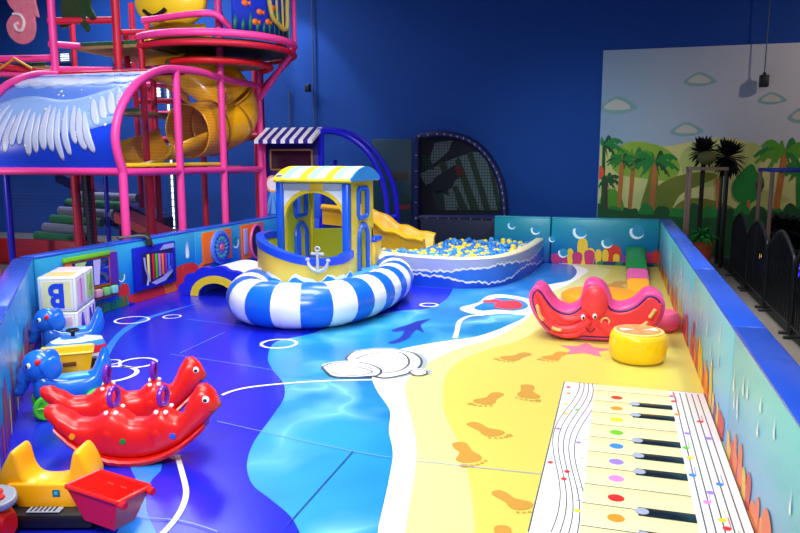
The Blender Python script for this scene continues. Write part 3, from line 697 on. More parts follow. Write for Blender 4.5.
for x0 in (a.x, b_.x): q.box((x0, 11.555, (a.z+b_.z)/2), (.03, .03, a.z-b_.z), MC['brass_trim'], .005)
q.box(((a.x+b_.x)/2, 11.568, (a.z+b_.z)/2), (b_.x-a.x, .01, a.z-b_.z), mat('dark_window', (50, 20, 40), .2), 0); q.build('window', pn)
q = MB(); q.box(((A.x+B_.x)/2, 11.6, .42), (B_.x-A.x, .08, .8), lp, .01); lo_ = q.build('lower_panel', t)
q = MB(); c = onY(272, 184, 11.5); 
q.box(((A.x+B_.x)/2, 11.55, 1.02), (B_.x-A.x, .03, .55), lp, .004)
q.poly([Vector((c.x+.15*math.cos(k*PI/12), 11.532, c.z+.15*math.sin(k*PI/12))) for k in range(24)], mat('lamp_rim_orange', (240, 180, 110), .4))
q.poly([Vector((c.x+.115*math.cos(k*PI/12), 11.530, c.z+.115*math.sin(k*PI/12))) for k in range(24)], foamw)
for k in (-1, 0, 1): q.poly([Vector((c.x+.03*k-.015, 11.531, c.z-.15)), Vector((c.x+.03*k+.015, 11.531, c.z-.15)), Vector((c.x+.14*k+.05, 11.531, .78)), Vector((c.x+.14*k-.05, 11.531, .78))], mat('beam_pale_blue', (90, 170, 245), .4))
q.build('lighthouse_print', t)
# awning of slanting stripes
q = MB(); a = onY(254, 139, 11.15); b_ = onY(312, 139, 11.15); n_ = 13
for k in range(n_):
    x0 = a.x+(b_.x-a.x)*k/n_; x1 = a.x+(b_.x-a.x)*(k+1)/n_; mt = vin_white if k % 2 == 0 else mat('awning_navy', (40, 35, 150), .4)
    sh = .0
    q.add([(x0, 11.15, 2.05), (x1, 11.15, 2.05), (x1+sh, 11.6, 2.27), (x0+sh, 11.6, 2.27), (x0, 11.15, 1.99), (x1, 11.15, 1.99), (x1+sh, 11.6, 2.21), (x0+sh, 11.6, 2.21)], [[0, 1, 2, 3], [7, 6, 5, 4], [0, 4, 5, 1], [2, 6, 7, 3], [0, 3, 7, 4], [1, 5, 6, 2]], mt, False)
q.build('awning', t)
def ypts(lst, Y): return [onY(x, y, Y) for x, y in lst]
q = MB(); q.tube(spline(ypts([(318, 131), (335, 132), (352, 139), (368, 153), (379, 172), (385, 192), (387, 215), (387, 250)], 11.55), 5), .045, navyp, 10); q.build('pipe_arch', t)
q = MB(); q.tube(spline(ypts([(320, 129), (345, 132), (366, 143), (382, 162), (392, 182), (396, 200), (397, 220), (397, 245)], 11.9), 5), .045, navyp, 10); q.build('pipe_arch', t)
q = MB(); p = ypts([(321, 133), (321, 215)], 11.6); q.tube([p[0], (p[1].x, 11.6, 0)], .05, navyp); q.build('post', t)
q = MB(); p = ypts([(335, 160), (335, 215)], 12.5); q.tube([p[0], (p[1].x, 12.5, 0)], .04, navyp); q.build('post', t)
q = MB(); p = ypts([(322, 217), (397, 217)], 11.72); q.tube(p, .04, navyp); q.build('cross_bar', t)
q = MB(); p = ypts([(263, 140), (263, 240)], 11.5); q.tube([(p[0].x, 11.5, 2.1), (p[0].x, 11.5, 0)], .045, pink); q.build('pink_post', t)
q = MB(); q.box((-4.95, 11.95, .62), (1.1, .6, .08), mat('deck_blue', (30, 40, 150), .5)); q.build('deck', t)
q = MB(); q.sph((-4.9, 11.95, .76), (.3, .25, .1), mat('red_cushion', (190, 20, 50), .4)); q.build('red_cushion', t)

# ---------------------------------------------------------------- inflatable boat
bt = thing('boat_playhouse', 'yellow and blue play boat with cabin in a blue and white striped inflatable ring', 'play boat', (-3.28, 7.95, 0))
cx, cy, ax, ay, tr = -3.29, 7.96, .70, 1.27, .24
NS = 28; per = 4; N = NS*per
vsb = []; seg = 20
# ring centreline: superellipse with even arc steps
raw = []
for i in range(720):
    a = 2*PI*i/720; ca, sa = math.cos(a), math.sin(a); p_ = 2.5
    raw.append(Vector((cx+ax*abs(ca)**(2/p_)*(1 if ca >= 0 else -1), cy+ay*abs(sa)**(2/p_)*(1 if sa >= 0 else -1), tr)))
Ls = [0]
for i in range(720): Ls.append(Ls[-1]+(raw[(i+1) % 720]-raw[i]).length)
cl = []; j = 0
for k in range(N):
    s_ = Ls[-1]*k/N
    while Ls[j+1] < s_: j += 1
    f_ = (s_-Ls[j])/(Ls[j+1]-Ls[j]+1e-9); cl.append(raw[j % 720].lerp(raw[(j+1) % 720], f_))
q = MB(); ring_v = []
for i in range(N):
    t_ = (cl[(i+1) % N]-cl[i-1]).normalized(); nn = Vector((t_.y, -t_.x, 0)); pinch = 1-.03*(1 if i % per == 0 else 0)
    for k in range(seg):
        a = 2*PI*k/seg; zz = math.sin(a)*tr*pinch; ring_v.append(cl[i]+nn*math.cos(a)*tr*1.02*pinch+Vector((0, 0, max(zz, -tr+.004))))
inf_b = mat('inflatable_blue', (20, 105, 225), .28, coat=.25, bump=.04, bscale=5, var=.04); inf_w = mat('inflatable_white', (248, 249, 252), .3, coat=.2, var=.01)
fb = [[], []]
for i in range(N):
    for k in range(seg):
        fb[(i//per) % 2].append([i*seg+k, ((i+1) % N)*seg+k, ((i+1) % N)*seg+(k+1) % seg, i*seg+(k+1) % seg])
q.add(ring_v, fb[0], inf_b); k2 = q.slot(inf_w)
for f in fb[1]: q.f.append(f); q.mi.append(k2); q.sm.append(True)
q.build('inflatable_ring', bt, auto=80)
q = MB(); outl = [(cx+(ax+.02)*math.cos(a)*1.05, cy+(ay+.0)*math.sin(a)*1.02) for a in [2*PI*k/32 for k in range(32)]]
q.add([(x, y, .12) for x, y in outl]+[(x, y, .37) for x, y in outl], [list(range(32, 64)), list(range(32))[::-1]]+[[i, (i+1) % 32, 32+(i+1) % 32, 32+i] for i in range(32)], mat('deck_light_blue', (70, 165, 225), .35), False); q.build('deck', bt)
# hull: curved wall open at the back
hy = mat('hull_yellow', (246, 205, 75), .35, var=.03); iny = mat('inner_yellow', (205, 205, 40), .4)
# (x, y, zbottom, ztop)
hull = spline([(-3.98, 8.35, .82), (-4.12, 8.02, .85), (-4.08, 7.72, .83), (-3.84, 7.45, .76), (-3.5, 7.33, .68), (-3.22, 7.38, .63), (-3.0, 7.66, .62), (-2.96, 7.98, .66)], 6)
def wallsweep(B, pts, zb, th, mo_, mi_):
    N = len(pts); vs = []; zf = zb if callable(zb) else (lambda p: zb)
    fl = [Vector((p.x, p.y, 0)) for p in pts]; inn = offs(fl, th)
    for p, i_ in zip(pts, inn): vs += [Vector((p.x, p.y, zf(p))), Vector((p.x, p.y, p.z)), Vector((i_.x, i_.y, p.z)), Vector((i_.x, i_.y, zf(p)))]
    o_ = [[4*i, 4*i+4, 4*i+5, 4*i+1] for i in range(N-1)]; t_ = [[4*i+1, 4*i+5, 4*i+6, 4*i+2] for i in range(N-1)]; n2 = [[4*i+2, 4*i+6, 4*i+7, 4*i+3] for i in range(N-1)]
    b0 = len(B.v); B.add(vs, o_+[[0, 1, 2, 3], [4*N-1, 4*N-2, 4*N-3, 4*N-4]], mo_)
    for fl_, mt in ((n2, mi_), (t_, mo_)):
        k = B.slot(mt)
        for f in fl_: B.f.append([b0+i for i in f]); B.mi.append(k); B.sm.append(True)
q = MB(); wallsweep(q, hull, .30, .07, hy, iny)
# wave print round the hull foot
def hstrip(hf, lf, mt, off):
    vs = []; s = 0
    for i, p in enumerate(hull):
        a = hull[max(0, i-1)]; b_ = hull[min(len(hull)-1, i+1)]; t_ = Vector((b_.x-a.x, b_.y-a.y, 0)).normalized(); nn = Vector((t_.y, -t_.x, 0))*off
        if i: s += (hull[i].xy-hull[i-1].xy).length
        vs += [Vector((p.x, p.y, lf(s)))+nn, Vector((p.x, p.y, hf(s)))+nn]
    q.add(vs, [[2*i, 2*i+2, 2*i+3, 2*i+1] for i in range(len(hull)-1)], mt, False)
ww = lambda s: .385+.03*math.sin(s*17+1)+.02*math.sin(s*31)+.12*max(0, .9-s)
hstrip(lambda s: ww(s)+.03+.02*math.sin(s*13), lambda s: .301, foamw, .002); hstrip(ww, lambda s: .301, mat('hull_wave_blue', (40, 140, 230), .35), .0035)
hl = q.build('hull', bt)
rim_b = mat('rim_blue', (22, 75, 225), .3, coat=.2); oh = [Vector((o_.x, o_.y, h_.z+.012)) for o_, h_ in zip(offs([Vector((p.x, p.y, 0)) for p in hull], -.014), hull)]
q = MB(); wallsweep(q, oh, lambda p: p.z-.085, .1, rim_b, rim_b); q.build('gunwale', bt)
# anchor emblem
q = MB(); mg = mat('anchor_silver', (185, 190, 205), .35); c = onY(318, 261, 7.34)
def anc(u, v): return Vector((c.x+u*1.25, 7.325+.25*(u-.06)**2+.03*abs(u), c.z+v*1.15))
q.tube([anc(0, .1), anc(0, -.1)], .018, mg, 8); q.tube([anc(-.06, .07), anc(.06, .07)], .016, mg, 8); q.tube([anc(.095*math.cos(a), -.0+.10*math.sin(a)) for a in [PI+PI*k/10 for k in range(11)]], [.01]+[.02]*9+[.01], mg, 8)
q.tube([anc(.022*math.cos(a), .118+.02*math.sin(a)) for a in [2*PI*k/10 for k in range(10)]], .009, mg, 6, True)
for u_ in (-.1, .1): q.sph(anc(u_, .01), (.03, .012, .02), mg, 8)
q.build('anchor', bt)
# stern side below the cabin and stern roll
q = MB(); q.box((-3.02, 8.98, .52), (.1, .3, .32), hy, .03); q.build('stern_side', bt)
q = MB(); q.box((-3.02, 8.98, .7), (.12, .32, .07), vin_blue, .03); q.build('stern_cushion', bt)
# cabin
cab = MB()
xa, xb, ya, yb, zc, zt = -3.93, -3.02, 8.02, 8.86, .36, 1.5
def framed(B, M, wd, hh, hole, th, mt, bev=.008):
    """wall (local XZ) with one concave opening reached from the bottom edge: hole = list of points from left to right"""
    B.prism([(0, 0), (0, hh), (wd, hh), (wd, 0)]+hole[::-1] if False else [(0, 0)]+[(x, z) for x, z in hole]+[(wd, 0), (wd, hh), (0, hh)], th, mt, M)
W_, H_ = xb-xa, zt-zc
# front frame: two posts, beam with white header, big arch opening
arch = [(W_/2+.38*math.cos(a), .64+.34*math.sin(a)) for a in [PI-PI*k/16 for k in range(17)]]
cb = MB(); framed(cb, Matrix.Translation((xa, ya, zc)), W_, H_-.02, [(W_/2-.38, 0)]+arch+[(W_/2+.38, 0)], .07, vin_yel)
cb.poly([Vector((xa+x, ya-.002, zc+z_)) for x, z_ in [(.06, .8), (.06, H_-.03), (W_-.06, H_-.03), (W_-.06, .66)]+[(W_/2+.42*math.cos(a), .64+.39*math.sin(a)) for a in [PI*.04+PI*.9*k/14 for k in range(15)]]], foamw)
front = cb.build('front_frame', bt)
q = MB(); q.box(((xa+xb)/2, ya-.012, zt-.09), (W_-.1, .02, .09), mat('valance_grey', (160, 170, 185), .4), .004); q.box(((xa+xb)/2+.05, ya-.02, zt-.09), (.17, .02, .09), mat('valance_ochre', (215, 175, 40), .4), .004); q.build('valance', front)
for x in (xa+.03, xb-.03):
    q = MB(); q.box((x, ya-.008, (zc+zt)/2+(.1 if x < -3.5 else .0)), (.085, .1, H_-.1), vin_blue if x < 0 and False else mat('post_blue', (25, 95, 225), .3), .02); q.build('corner_post', bt)
# side walls with window and door, the left one seen through the front arch
D_ = yb-ya
door = [(.42+.17*math.cos(a), .40+.17*math.sin(a)) for a in [PI-PI*k/14 for k in range(15)]]
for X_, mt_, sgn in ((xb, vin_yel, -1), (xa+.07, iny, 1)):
    Ms = Matrix.Translation((X_, ya+.05, zc)) @ Matrix.Rotation(PI/2, 4, 'Z'); yo_ = -.01 if sgn < 0 else -.01
    sw = MB(); sw.prism([(0, 0), (.25, 0)]+door+[(.59, 0), (D_, 0), (D_, .66), (0, .66)], .07, mt_, Ms)
    sw.prism([(0, .66), (.24, .66), (.24, 1.02), (0, 1.02)], .07, mt_, Ms); sw.prism([(.58, .66), (D_, .66), (D_, 1.02), (.58, 1.02)], .07, mt_, Ms); sw.prism([(0, 1.02), (D_, 1.02), (D_, H_), (0, H_)], .07, mt_, Ms)
    sd = sw.build('side_wall', bt)
    q = MB(); q.tube([Ms @ Vector((x, yo_, z_)) for x, z_ in [(.25, 0)]+door+[(.59, 0)]], .03, MC['post_blue'], 8); q.build('door_trim', sd)
    q = MB(); q.tube([Ms @ Vector((x, yo_, z_)) for x, z_ in [(.24, .7), (.24, .98), (.28, 1.02), (.54, 1.02), (.58, .98), (.58, .7), (.54, .66), (.28, .66)]], .032, MC['post_blue'], 8, True); q.build('window_trim', sd)
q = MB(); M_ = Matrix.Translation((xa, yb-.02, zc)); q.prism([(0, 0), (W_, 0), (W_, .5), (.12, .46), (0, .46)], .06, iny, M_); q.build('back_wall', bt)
q = MB(); q.box((xb-.04, yb-.02, (zc+zt)/2), (.07, .07, H_), vin_yel, .015); q.build('corner_post', bt)
q = MB(); q.box((xa+.05, yb-.02, (zc+zt)/2), (.1, .07, H_), vin_yel, .015); q.build('corner_post', bt)
# roof: barrel with stripes, eave and blue gable
ro = MB(); n_ = 12; R0 = [(ya-.08+(D_+.2)*k/n_, zt-.02+.17*math.sin(PI*(.04+.92*k/n_))**.75) for k in range(n_+1)]
x0, x1 = xa-.02, xb+.05; NSr = 9
for k in range(NSr):
    u0 = x0+(x1-x0)*k/NSr; u1 = x0+(x1-x0)*(k+1)/NSr; mt = (vin_yel, mat('roof_pale_aqua', (150, 215, 225), .35), mat('roof_cream', (250, 246, 215), .35))[k % 3]
    vs = []
    for (y_, z_) in R0: vs += [Vector((u0, y_, z_)), Vector((u1, y_, z_)), Vector((u0, y_, z_-.05)), Vector((u1, y_, z_-.05))]
    fs = []
    for i in range(n_): fs += [[4*i, 4*i+1, 4*i+5, 4*i+4], [4*i+2, 4*i+6, 4*i+7, 4*i+3]]
    fs += [[0, 2, 3, 1], [4*n_, 4*n_+1, 4*n_+3, 4*n_+2]]
    ro.add(vs, fs, mt)
rf = ro.build('roof', bt)
for x in (x1-.005,):
    q = MB(); q.prism([(-(y_-ya), z_) for y_, z_ in R0][::-1] if False else [(y_, z_) for y_, z_ in R0]+[(R0[-1][0], R0[-1][1]-.04), (R0[0][0], R0[0][1]-.04)], .025, vin_lblue, Matrix.Translation((x+.025, 0, 0)) @ Matrix.Rotation(PI/2, 4, 'Z')); q.build('gable', rf)
q = MB(); q.tube([(x0, R0[0][0], R0[0][1]-.03), (x1, R0[0][0], R0[0][1]-.03)], .022, vin_yel, 8); q.build('eave', rf)

# scalloped arch cushion
at_ = thing('scalloped_arch', 'low blue scalloped arch tunnel with yellow inner band and white top beside the left barrier', 'soft play arch', (-4.85, 8.1, 0))
n_ = 40; outer = []
for k in range(n_+1):
    a = PI-PI*k/n_; r = .46+.045*abs(math.sin(6.5*(PI-a))); outer.append((-4.83+r*1.12*math.cos(a), max(.004, .36*r/.46*math.sin(a))))
inner = [(-4.83+.25*math.cos(PI*k/20), max(.004, .175*math.sin(PI*k/20))) for k in range(21)]
q = MB(); q.prism(outer+inner, .1, mat('scallop_blue', (25, 45, 220), .35), Matrix.Translation((0, 8.0, 0))); q.build('scalloped_front', at_)
ya_ = [(-4.83+.36*math.cos(PI-PI*k/24), .27*math.sin(PI-PI*k/24)+.003) for k in range(25)]+[(-4.83+.25*math.cos(PI*k/24), .175*math.sin(PI*k/24)+.003) for k in range(25)]
q = MB(); q.prism(ya_, .02, vin_yel, Matrix.Translation((0, 7.982, 0))); q.build('inner_band', at_)
for u0, u1, mt in ((0, .42, mat('arch_light_blue', (75, 160, 230), .32)), (.42, .72, vin_white), (.72, 1, MC['arch_light_blue'])):
    vs = []; K = 10
    for k in range(K+1):
        a = PI-PI*(u0+(u1-u0)*k/K); co, si = math.cos(a), max(0, math.sin(a))
        for y_ in (8.1, 8.85):
            vs += [Vector((-4.83+.47*co, y_, .36*si+.004)), Vector((-4.83+.3*co, y_, .2*si+.004))]
    fs = []
    for k in range(K):
        b0 = 4*k; fs += [[b0, b0+4, b0+6, b0+2], [b0+1, b0+3, b0+7, b0+5], [b0, b0+1, b0+5, b0+4], [b0+2, b0+6, b0+7, b0+3]]
    q = MB(); q.add(vs, fs, mt); q.build('barrel_pad', at_)
# ---------------------------------------------------------------- octopus rocker and neighbours
def oct_pts(lst, Y): return [(onY(500+x/2.96, 200+y/2.96, Y).x, max(.012, onY(500+x/2.96, 200+y/2.96, Y).z)) for x, y in lst]
OY = 7.02
oc = thing('octopus_rocker', 'pink and coral soft octopus rocker with a smiling face on the sand', 'rocker', (-.15, OY+.2, 0))
opt = [(105, 255), (88, 272), (85, 300), (95, 332), (112, 360), (132, 385), (160, 402), (210, 414), (262, 420), (330, 418), (400, 410), (450, 390), (478, 358), (489, 325), (488, 302), (474, 283), (452, 273), (430, 275), (410, 293), (390, 308), (360, 317), (335, 312), (326, 290), (312, 262), (290, 246), (266, 243), (248, 256), (240, 285), (232, 308), (205, 325), (172, 316), (150, 292), (132, 266), (118, 256)]
o2 = [(p.x, p.y) for p in spline([(x, z, 0) for x, z in oct_pts(opt, OY)], 3, True)]
octpink = mat('octopus_pink', (240, 75, 150), .35, bump=.08, bscale=8); coral = mat('octopus_coral', (240, 62, 72), .33, bump=.06, bscale=8); octnavy = mat('octopus_navy', (55, 25, 110), .4)
q = MB(); q.prism(o2, .36, octpink, Matrix.Translation((0, OY, 0)), .025, 3); q.build('body', oc)
cxm = sum(p[0] for p in o2)/len(o2)
def inset(pts, d):
    V_ = [Vector((x, z, 0)) for x, z in pts]; o_ = []; n_ = len(V_)
    area_ = sum(V_[i].x*V_[(i+1) % n_].y-V_[(i+1) % n_].x*V_[i].y for i in range(n_)); sg = 1 if area_ > 0 else -1
    for i in range(n_):
        t_ = (V_[(i+1) % n_]-V_[i-1]).normalized(); c_ = Vector((V_[i].x-t_.y*d*sg, V_[i].y+t_.x*d*sg, 0))
        if min((c_-v).length for v in V_) > d*.93: o_.append((c_.x, c_.y))
    return o_
q = MB(); q.prism(inset(o2, .035), .02, octnavy, Matrix.Translation((0, OY-.012, 0)), .004, 1); q.build('front_border', oc)
q = MB(); q.prism(inset(o2, .05), .03, coral, Matrix.Translation((0, OY-.035, 0)), .012, 2)
def ot(lst, r, y=-.04): 
    P_ = spline([(x, OY+y, z) for x, z in oct_pts(lst, OY)], 5); n_ = len(P_); q.tube(P_, [r*(1-.5*i/n_) for i in range(n_)], coral, 10)
ot([(265, 350), (235, 372), (190, 380), (150, 365), (120, 325), (108, 290)], .05)
ot([(262, 365), (230, 392), (190, 398), (150, 385)], .04)
ot([(300, 360), (330, 385), (380, 395), (430, 378), (465, 340), (472, 305)], .05)
ot([(255, 335), (225, 350), (185, 348), (160, 330)], .035)
q.build('tentacle_relief', oc)
for lst in ([(112, 305), (120, 335), (132, 352)], [(155, 372), (170, 378), (185, 380)], [(440, 345), (452, 330), (458, 318)], [(408, 372), (425, 365), (436, 355)]):
    q = MB(); P_ = [(x, OY-.078, z) for x, z in oct_pts(lst, OY)]; q.tube(spline(P_, 4), [.012]+[.026]*7+[.012], mat('sucker_cream', (225, 190, 110), .4), 8, flat=.7); q.build('sucker_patch', oc)
q = MB(); P_ = oct_pts([(280, 302)], OY)[0]; q.sph((P_[0], OY-.035, P_[1]-.0), (.125, .045, .165), coral, 24); hd_ = q.build('head', oc)
for x_, z_ in oct_pts([(247, 343), (281, 340)], OY):
    q = MB(); q.sph((x_, OY-.062, z_), (.022, .03, .03), white_, 12); q.sph((x_+.004, OY-.088, z_-.003), (.011, .01, .016), black, 10); q.build('eye', hd_)
q = MB(); q.tube(spline([(x, OY-.088, z) for x, z in oct_pts([(255, 372), (268, 384), (282, 374)], OY)], 5), .007, mat('mouth_dark', (120, 15, 40), .5), 6); q.build('mouth', hd_)
q = MB(); q.tube([(p[0]+.0, OY-.045, p[1]) for p in [(oct_pts([(312, 357)], OY)[0][0]+.035*math.cos(2*PI*k/12), oct_pts([(312, 357)], OY)[0][1]+.035*math.sin(2*PI*k/12)) for k in range(12)]], .012, MC['sucker_cream'], 8, True); q.build('curled_tip', oc)

def lathe_thing(name, label, cat, c, prof, mt, rz=0): 
    t = thing(name, label, cat, c, rz); q = MB(); q.lathe(prof, c, mt, 40); q.build('cushion', t); return t
t = lathe_thing('round_stool', 'round yellow stool with an orange citrus slice top beside the octopus', 'stool', (.235, 6.46, 0), [(.15, .002), (.2, .012), (.232, .05), (.245, .14), (.238, .22), (.225, .252), (.21, .262), (.001, .262)], mat('stool_yellow', (248, 208, 10), .3, bump=.06, coat=.2))
q = MB(); q.lathe([(.212, .258), (.212, .27), (.205, .276), (.001, .276)], (.235, 6.46, 0), mat('slice_rim', (250, 215, 120), .4), 40); q.lathe([(.185, .27), (.185, .279), (.001, .279)], (.235, 6.46, 0), mat('slice_orange', (240, 150, 80), .35), 40)
for k in range(6):
    a = 2*PI*k/6+.2; c_ = Vector((.235+.1*math.cos(a), 6.46+.1*math.sin(a), .2795))
    q.poly([c_+Vector((.075*math.cos(t_+a)*1.0, .035*math.sin(t_+a), 0)) for t_ in [0]], foamw) if False else None
    P_ = [(.03, 0), (.15, .055), (.16, 0), (.15, -.055)]; q.poly([Vector((.235+u*math.cos(a)-v*math.sin(a), 6.46+u*math.sin(a)+v*math.cos(a), .2797)) for u, v in P_], mat('slice_pulp', (245, 170, 110), .35) if k % 3 else foamw)
q.build('slice_top', t)
q = MB(); q.lathe([(.001, .004), (.2, .005), (.235, .05), (.24, .14), (.2, .19), (.1, .16), (.001, .155)], (.45, 7.75, 0), mat('pale_pink_vinyl', (235, 90, 130), .35), 36)
tag(q.build('pink_cushion', auto=60), 'round pink cushion tucked between the yellow stool and right barrier', 'cushion')
q = MB(); q.lathe([(.001, .005), (.4, .006), (.46, .05), (.46, .16), (.4, .2), (.001, .21)], (-.12, 8.65, 0), mat('orange_vinyl', (255, 155, 20), .35, bump=.08), 40)
tag(q.build('orange_cushion', auto=60), 'big round orange cushion behind the octopus rocker', 'cushion')
# striped ramp
rp = thing('soft_ramp', 'narrow soft ramp in green, pink and orange sections against the far barrier', 'ramp', (.35, 10.8, 0))
segs = [((12.2, .34), (10.8, .19), 'green', (15, 140, 40)), ((10.8, .19), (10.2, .14), 'pink', (235, 90, 165)), ((10.2, .14), (9.15, .03), 'orange', (250, 170, 30))]
for (ya0, za), (yb0, zb), nm, c in segs:
    mt = mat('ramp_'+nm, c, .35, bump=.08); x0_, x1_ = .19, .47
    vs = [(x0_, ya0, 0.004), (x1_, ya0, 0.004), (x1_, yb0, 0.004), (x0_, yb0, 0.004), (x0_, ya0, za), (x1_, ya0, za), (x1_, yb0, zb), (x0_, yb0, zb)]
    bm = bmesh.new(); V_ = [bm.verts.new(v) for v in vs]
    for f in ([3, 2, 1, 0], [4, 5, 6, 7], [0, 1, 5, 4], [1, 2, 6, 5], [2, 3, 7, 6], [3, 0, 4, 7]): bm.faces.new([V_[i] for i in f])
    bmesh.ops.bevel(bm, geom=bm.edges[:], offset=.02, segments=2, affect='EDGES'); q = MB(); q.addbm(bm, mt); o = q.build('ramp_section', rp); o['label'] = nm+' ramp section'

# ---------------------------------------------------------------- red double rockers
def make_rocker():
    t = thing('rocking_toy', 'near red caterpillar rocker with purple ring handles', 'rocker', (0, 0, 0), 0, 'red caterpillar rockers')
    zb = lambda x: .03+.30*abs(x/.6)**2.1
    def ztop(x):
        pts_ = [(-.62, .45), (-.56, .45), (-.48, .40), (-.38, .34), (-.28, .34), (-.19, .40), (-.12, .445), (-.05, .40), (.03, .34), (.12, .34), (.19, .40), (.25, .445), (.31, .39), (.38, .36), (.43, .44), (.47, .54), (.52, .60), (.57, .605), (.62, .565), (.66, .49)]
        for i in range(len(pts_)-1):
            if pts_[i][0] <= x <= pts_[i+1][0]:
                u = (x-pts_[i][0])/(pts_[i+1][0]-pts_[i][0]); u = u*u*(3-2*u); return pts_[i][1]*(1-u)+pts_[i+1][1]*u
        return pts_[-1][1]
    secs = []; n_ = 44
    for k in range(n_+1):
        x = -.62+1.28*k/n_; z1 = ztop(x); z0 = min(zb(x)+.015, z1-.05)
        w_ = .122*(1-.12*abs(x/.66)**3)+(.012 if abs((x+.12)) < .07 or abs(x-.25) < .07 else 0)
        if x < -.5: w_ *= .6+.4*(x+.62)/.12
        if x > .6: w_ *= 1-.35*(x-.6)/.06
        if z1-z0 < .05: z0 = z1-.05
        secs.append((x, z0, z1, w_))
    secs = [(-.635, secs[0][2]-.04, secs[0][2]-.01, .03)]+secs+[(.675, secs[-1][1]+.03, secs[-1][2]-.04, .035)]
    q = MB(); q.loft(secs, red, 22, 3.0); body = q.build('body', t, True, auto=60)
    q = MB(); n_ = 30; vs = []
    for k in range(n_+1):
        x = -.55+1.12*k/n_; z_ = zb(x)
        wv = .128+.006*math.sin(k*3)-.05*max(0, abs(x)-.38)/.2
        vs += [Vector((x, -wv, z_+.03)), Vector((x, -wv-.01, z_+.012)), Vector((x, -wv+.01, z_-.02)), Vector((x, wv-.01, z_-.02)), Vector((x, wv+.01, z_+.012)), Vector((x, wv, z_+.03))]
    zmin = min(v.z for v in vs)
    for v in vs: v.z = v.z-zmin+.001
    fs = [[i*6+k, (i+1)*6+k, (i+1)*6+(k+1) % 6, i*6+(k+1) % 6] for i in range(n_) for k in range(6)]+[[0, 1, 2, 3, 4, 5], [n_*6+k for k in (5, 4, 3, 2, 1, 0)]]
    q.add(vs, fs, red); q.build('rocking_rail', t, True)
    for s_ in (-1, 1):
        for xx, c in ((-.03, green_d), (.34, blue_d), (-.4, orange_d)):
            q = MB(); q.lathe([(.024, 0), (.022, .006), (.001, .008)], (0, 0, 0), c, 16, Matrix.Translation((xx, s_*.124, .2+.12*abs(xx))) @ Matrix.Rotation(-s_*PI/2, 4, 'X')); q.build('coloured_dot', t, True)
        for xx in (-.14, .22): q = MB(); q.sph((xx, s_*.075, .25), (.085, .065, .095), red, 14); q.build('knee_bulge', t, True)
    for xx in (-.12, .25):
        q = MB(); zc_ = ztop(xx)+.065
        P_ = [(xx+.035*math.cos(2*PI*k/24), .0, zc_+.06*math.sin(2*PI*k/24)) for k in range(24)]
        M_ = Matrix.Translation((xx, 0, 0)) @ Matrix.Rotation(R(76), 4, 'Z') @ Matrix.Translation((-xx, 0, 0))
        q.tube([M_ @ Vector((xx+.06*math.cos(2*PI*k/24), 0, zc_+.07*math.sin(2*PI*k/24))) for k in range(24)], .021, purple, 10, True); q.build('ring_handle', t, True)
        for s_ in (-1, 1):
            for dx in (-.035, .035): q = MB(); q.sph((xx+dx, s_*.075, ztop(xx)-.035), (.02, .022, .018), white_, 10); q.build('white_glove', t, True)
    for s_ in (-1, 1):
        q = MB(); q.sph((.585, s_*.095, .51), (.034, .018, .034), white_, 14); q.sph((.588, s_*.109, .51), (.016, .008, .015), black, 10); q.build('eye', body, True)
    q = MB(); q.tube(spline([(.62, -.1, .42), (.665, -.06, .43), (.68, 0, .435), (.665, .06, .43), (.62, .1, .42)], 4), .006, mat('mouth_red', (120, 8, 12), .5), 6); q.build('mouth', body, True)
    return t
rk = make_rocker(); rk.scale = (.76, .76, .76); rk.location = (-2.64, 3.40, 0); rk.rotation_euler = (0, 0, R(19)); rk['label'] = 'near red caterpillar rocker with purple ring handles, its head over the blue mat'
rk2 = dup(rk, (-2.98, 3.78, 0), R(34), 'farther red caterpillar rocker with purple ring handles, behind its twin')

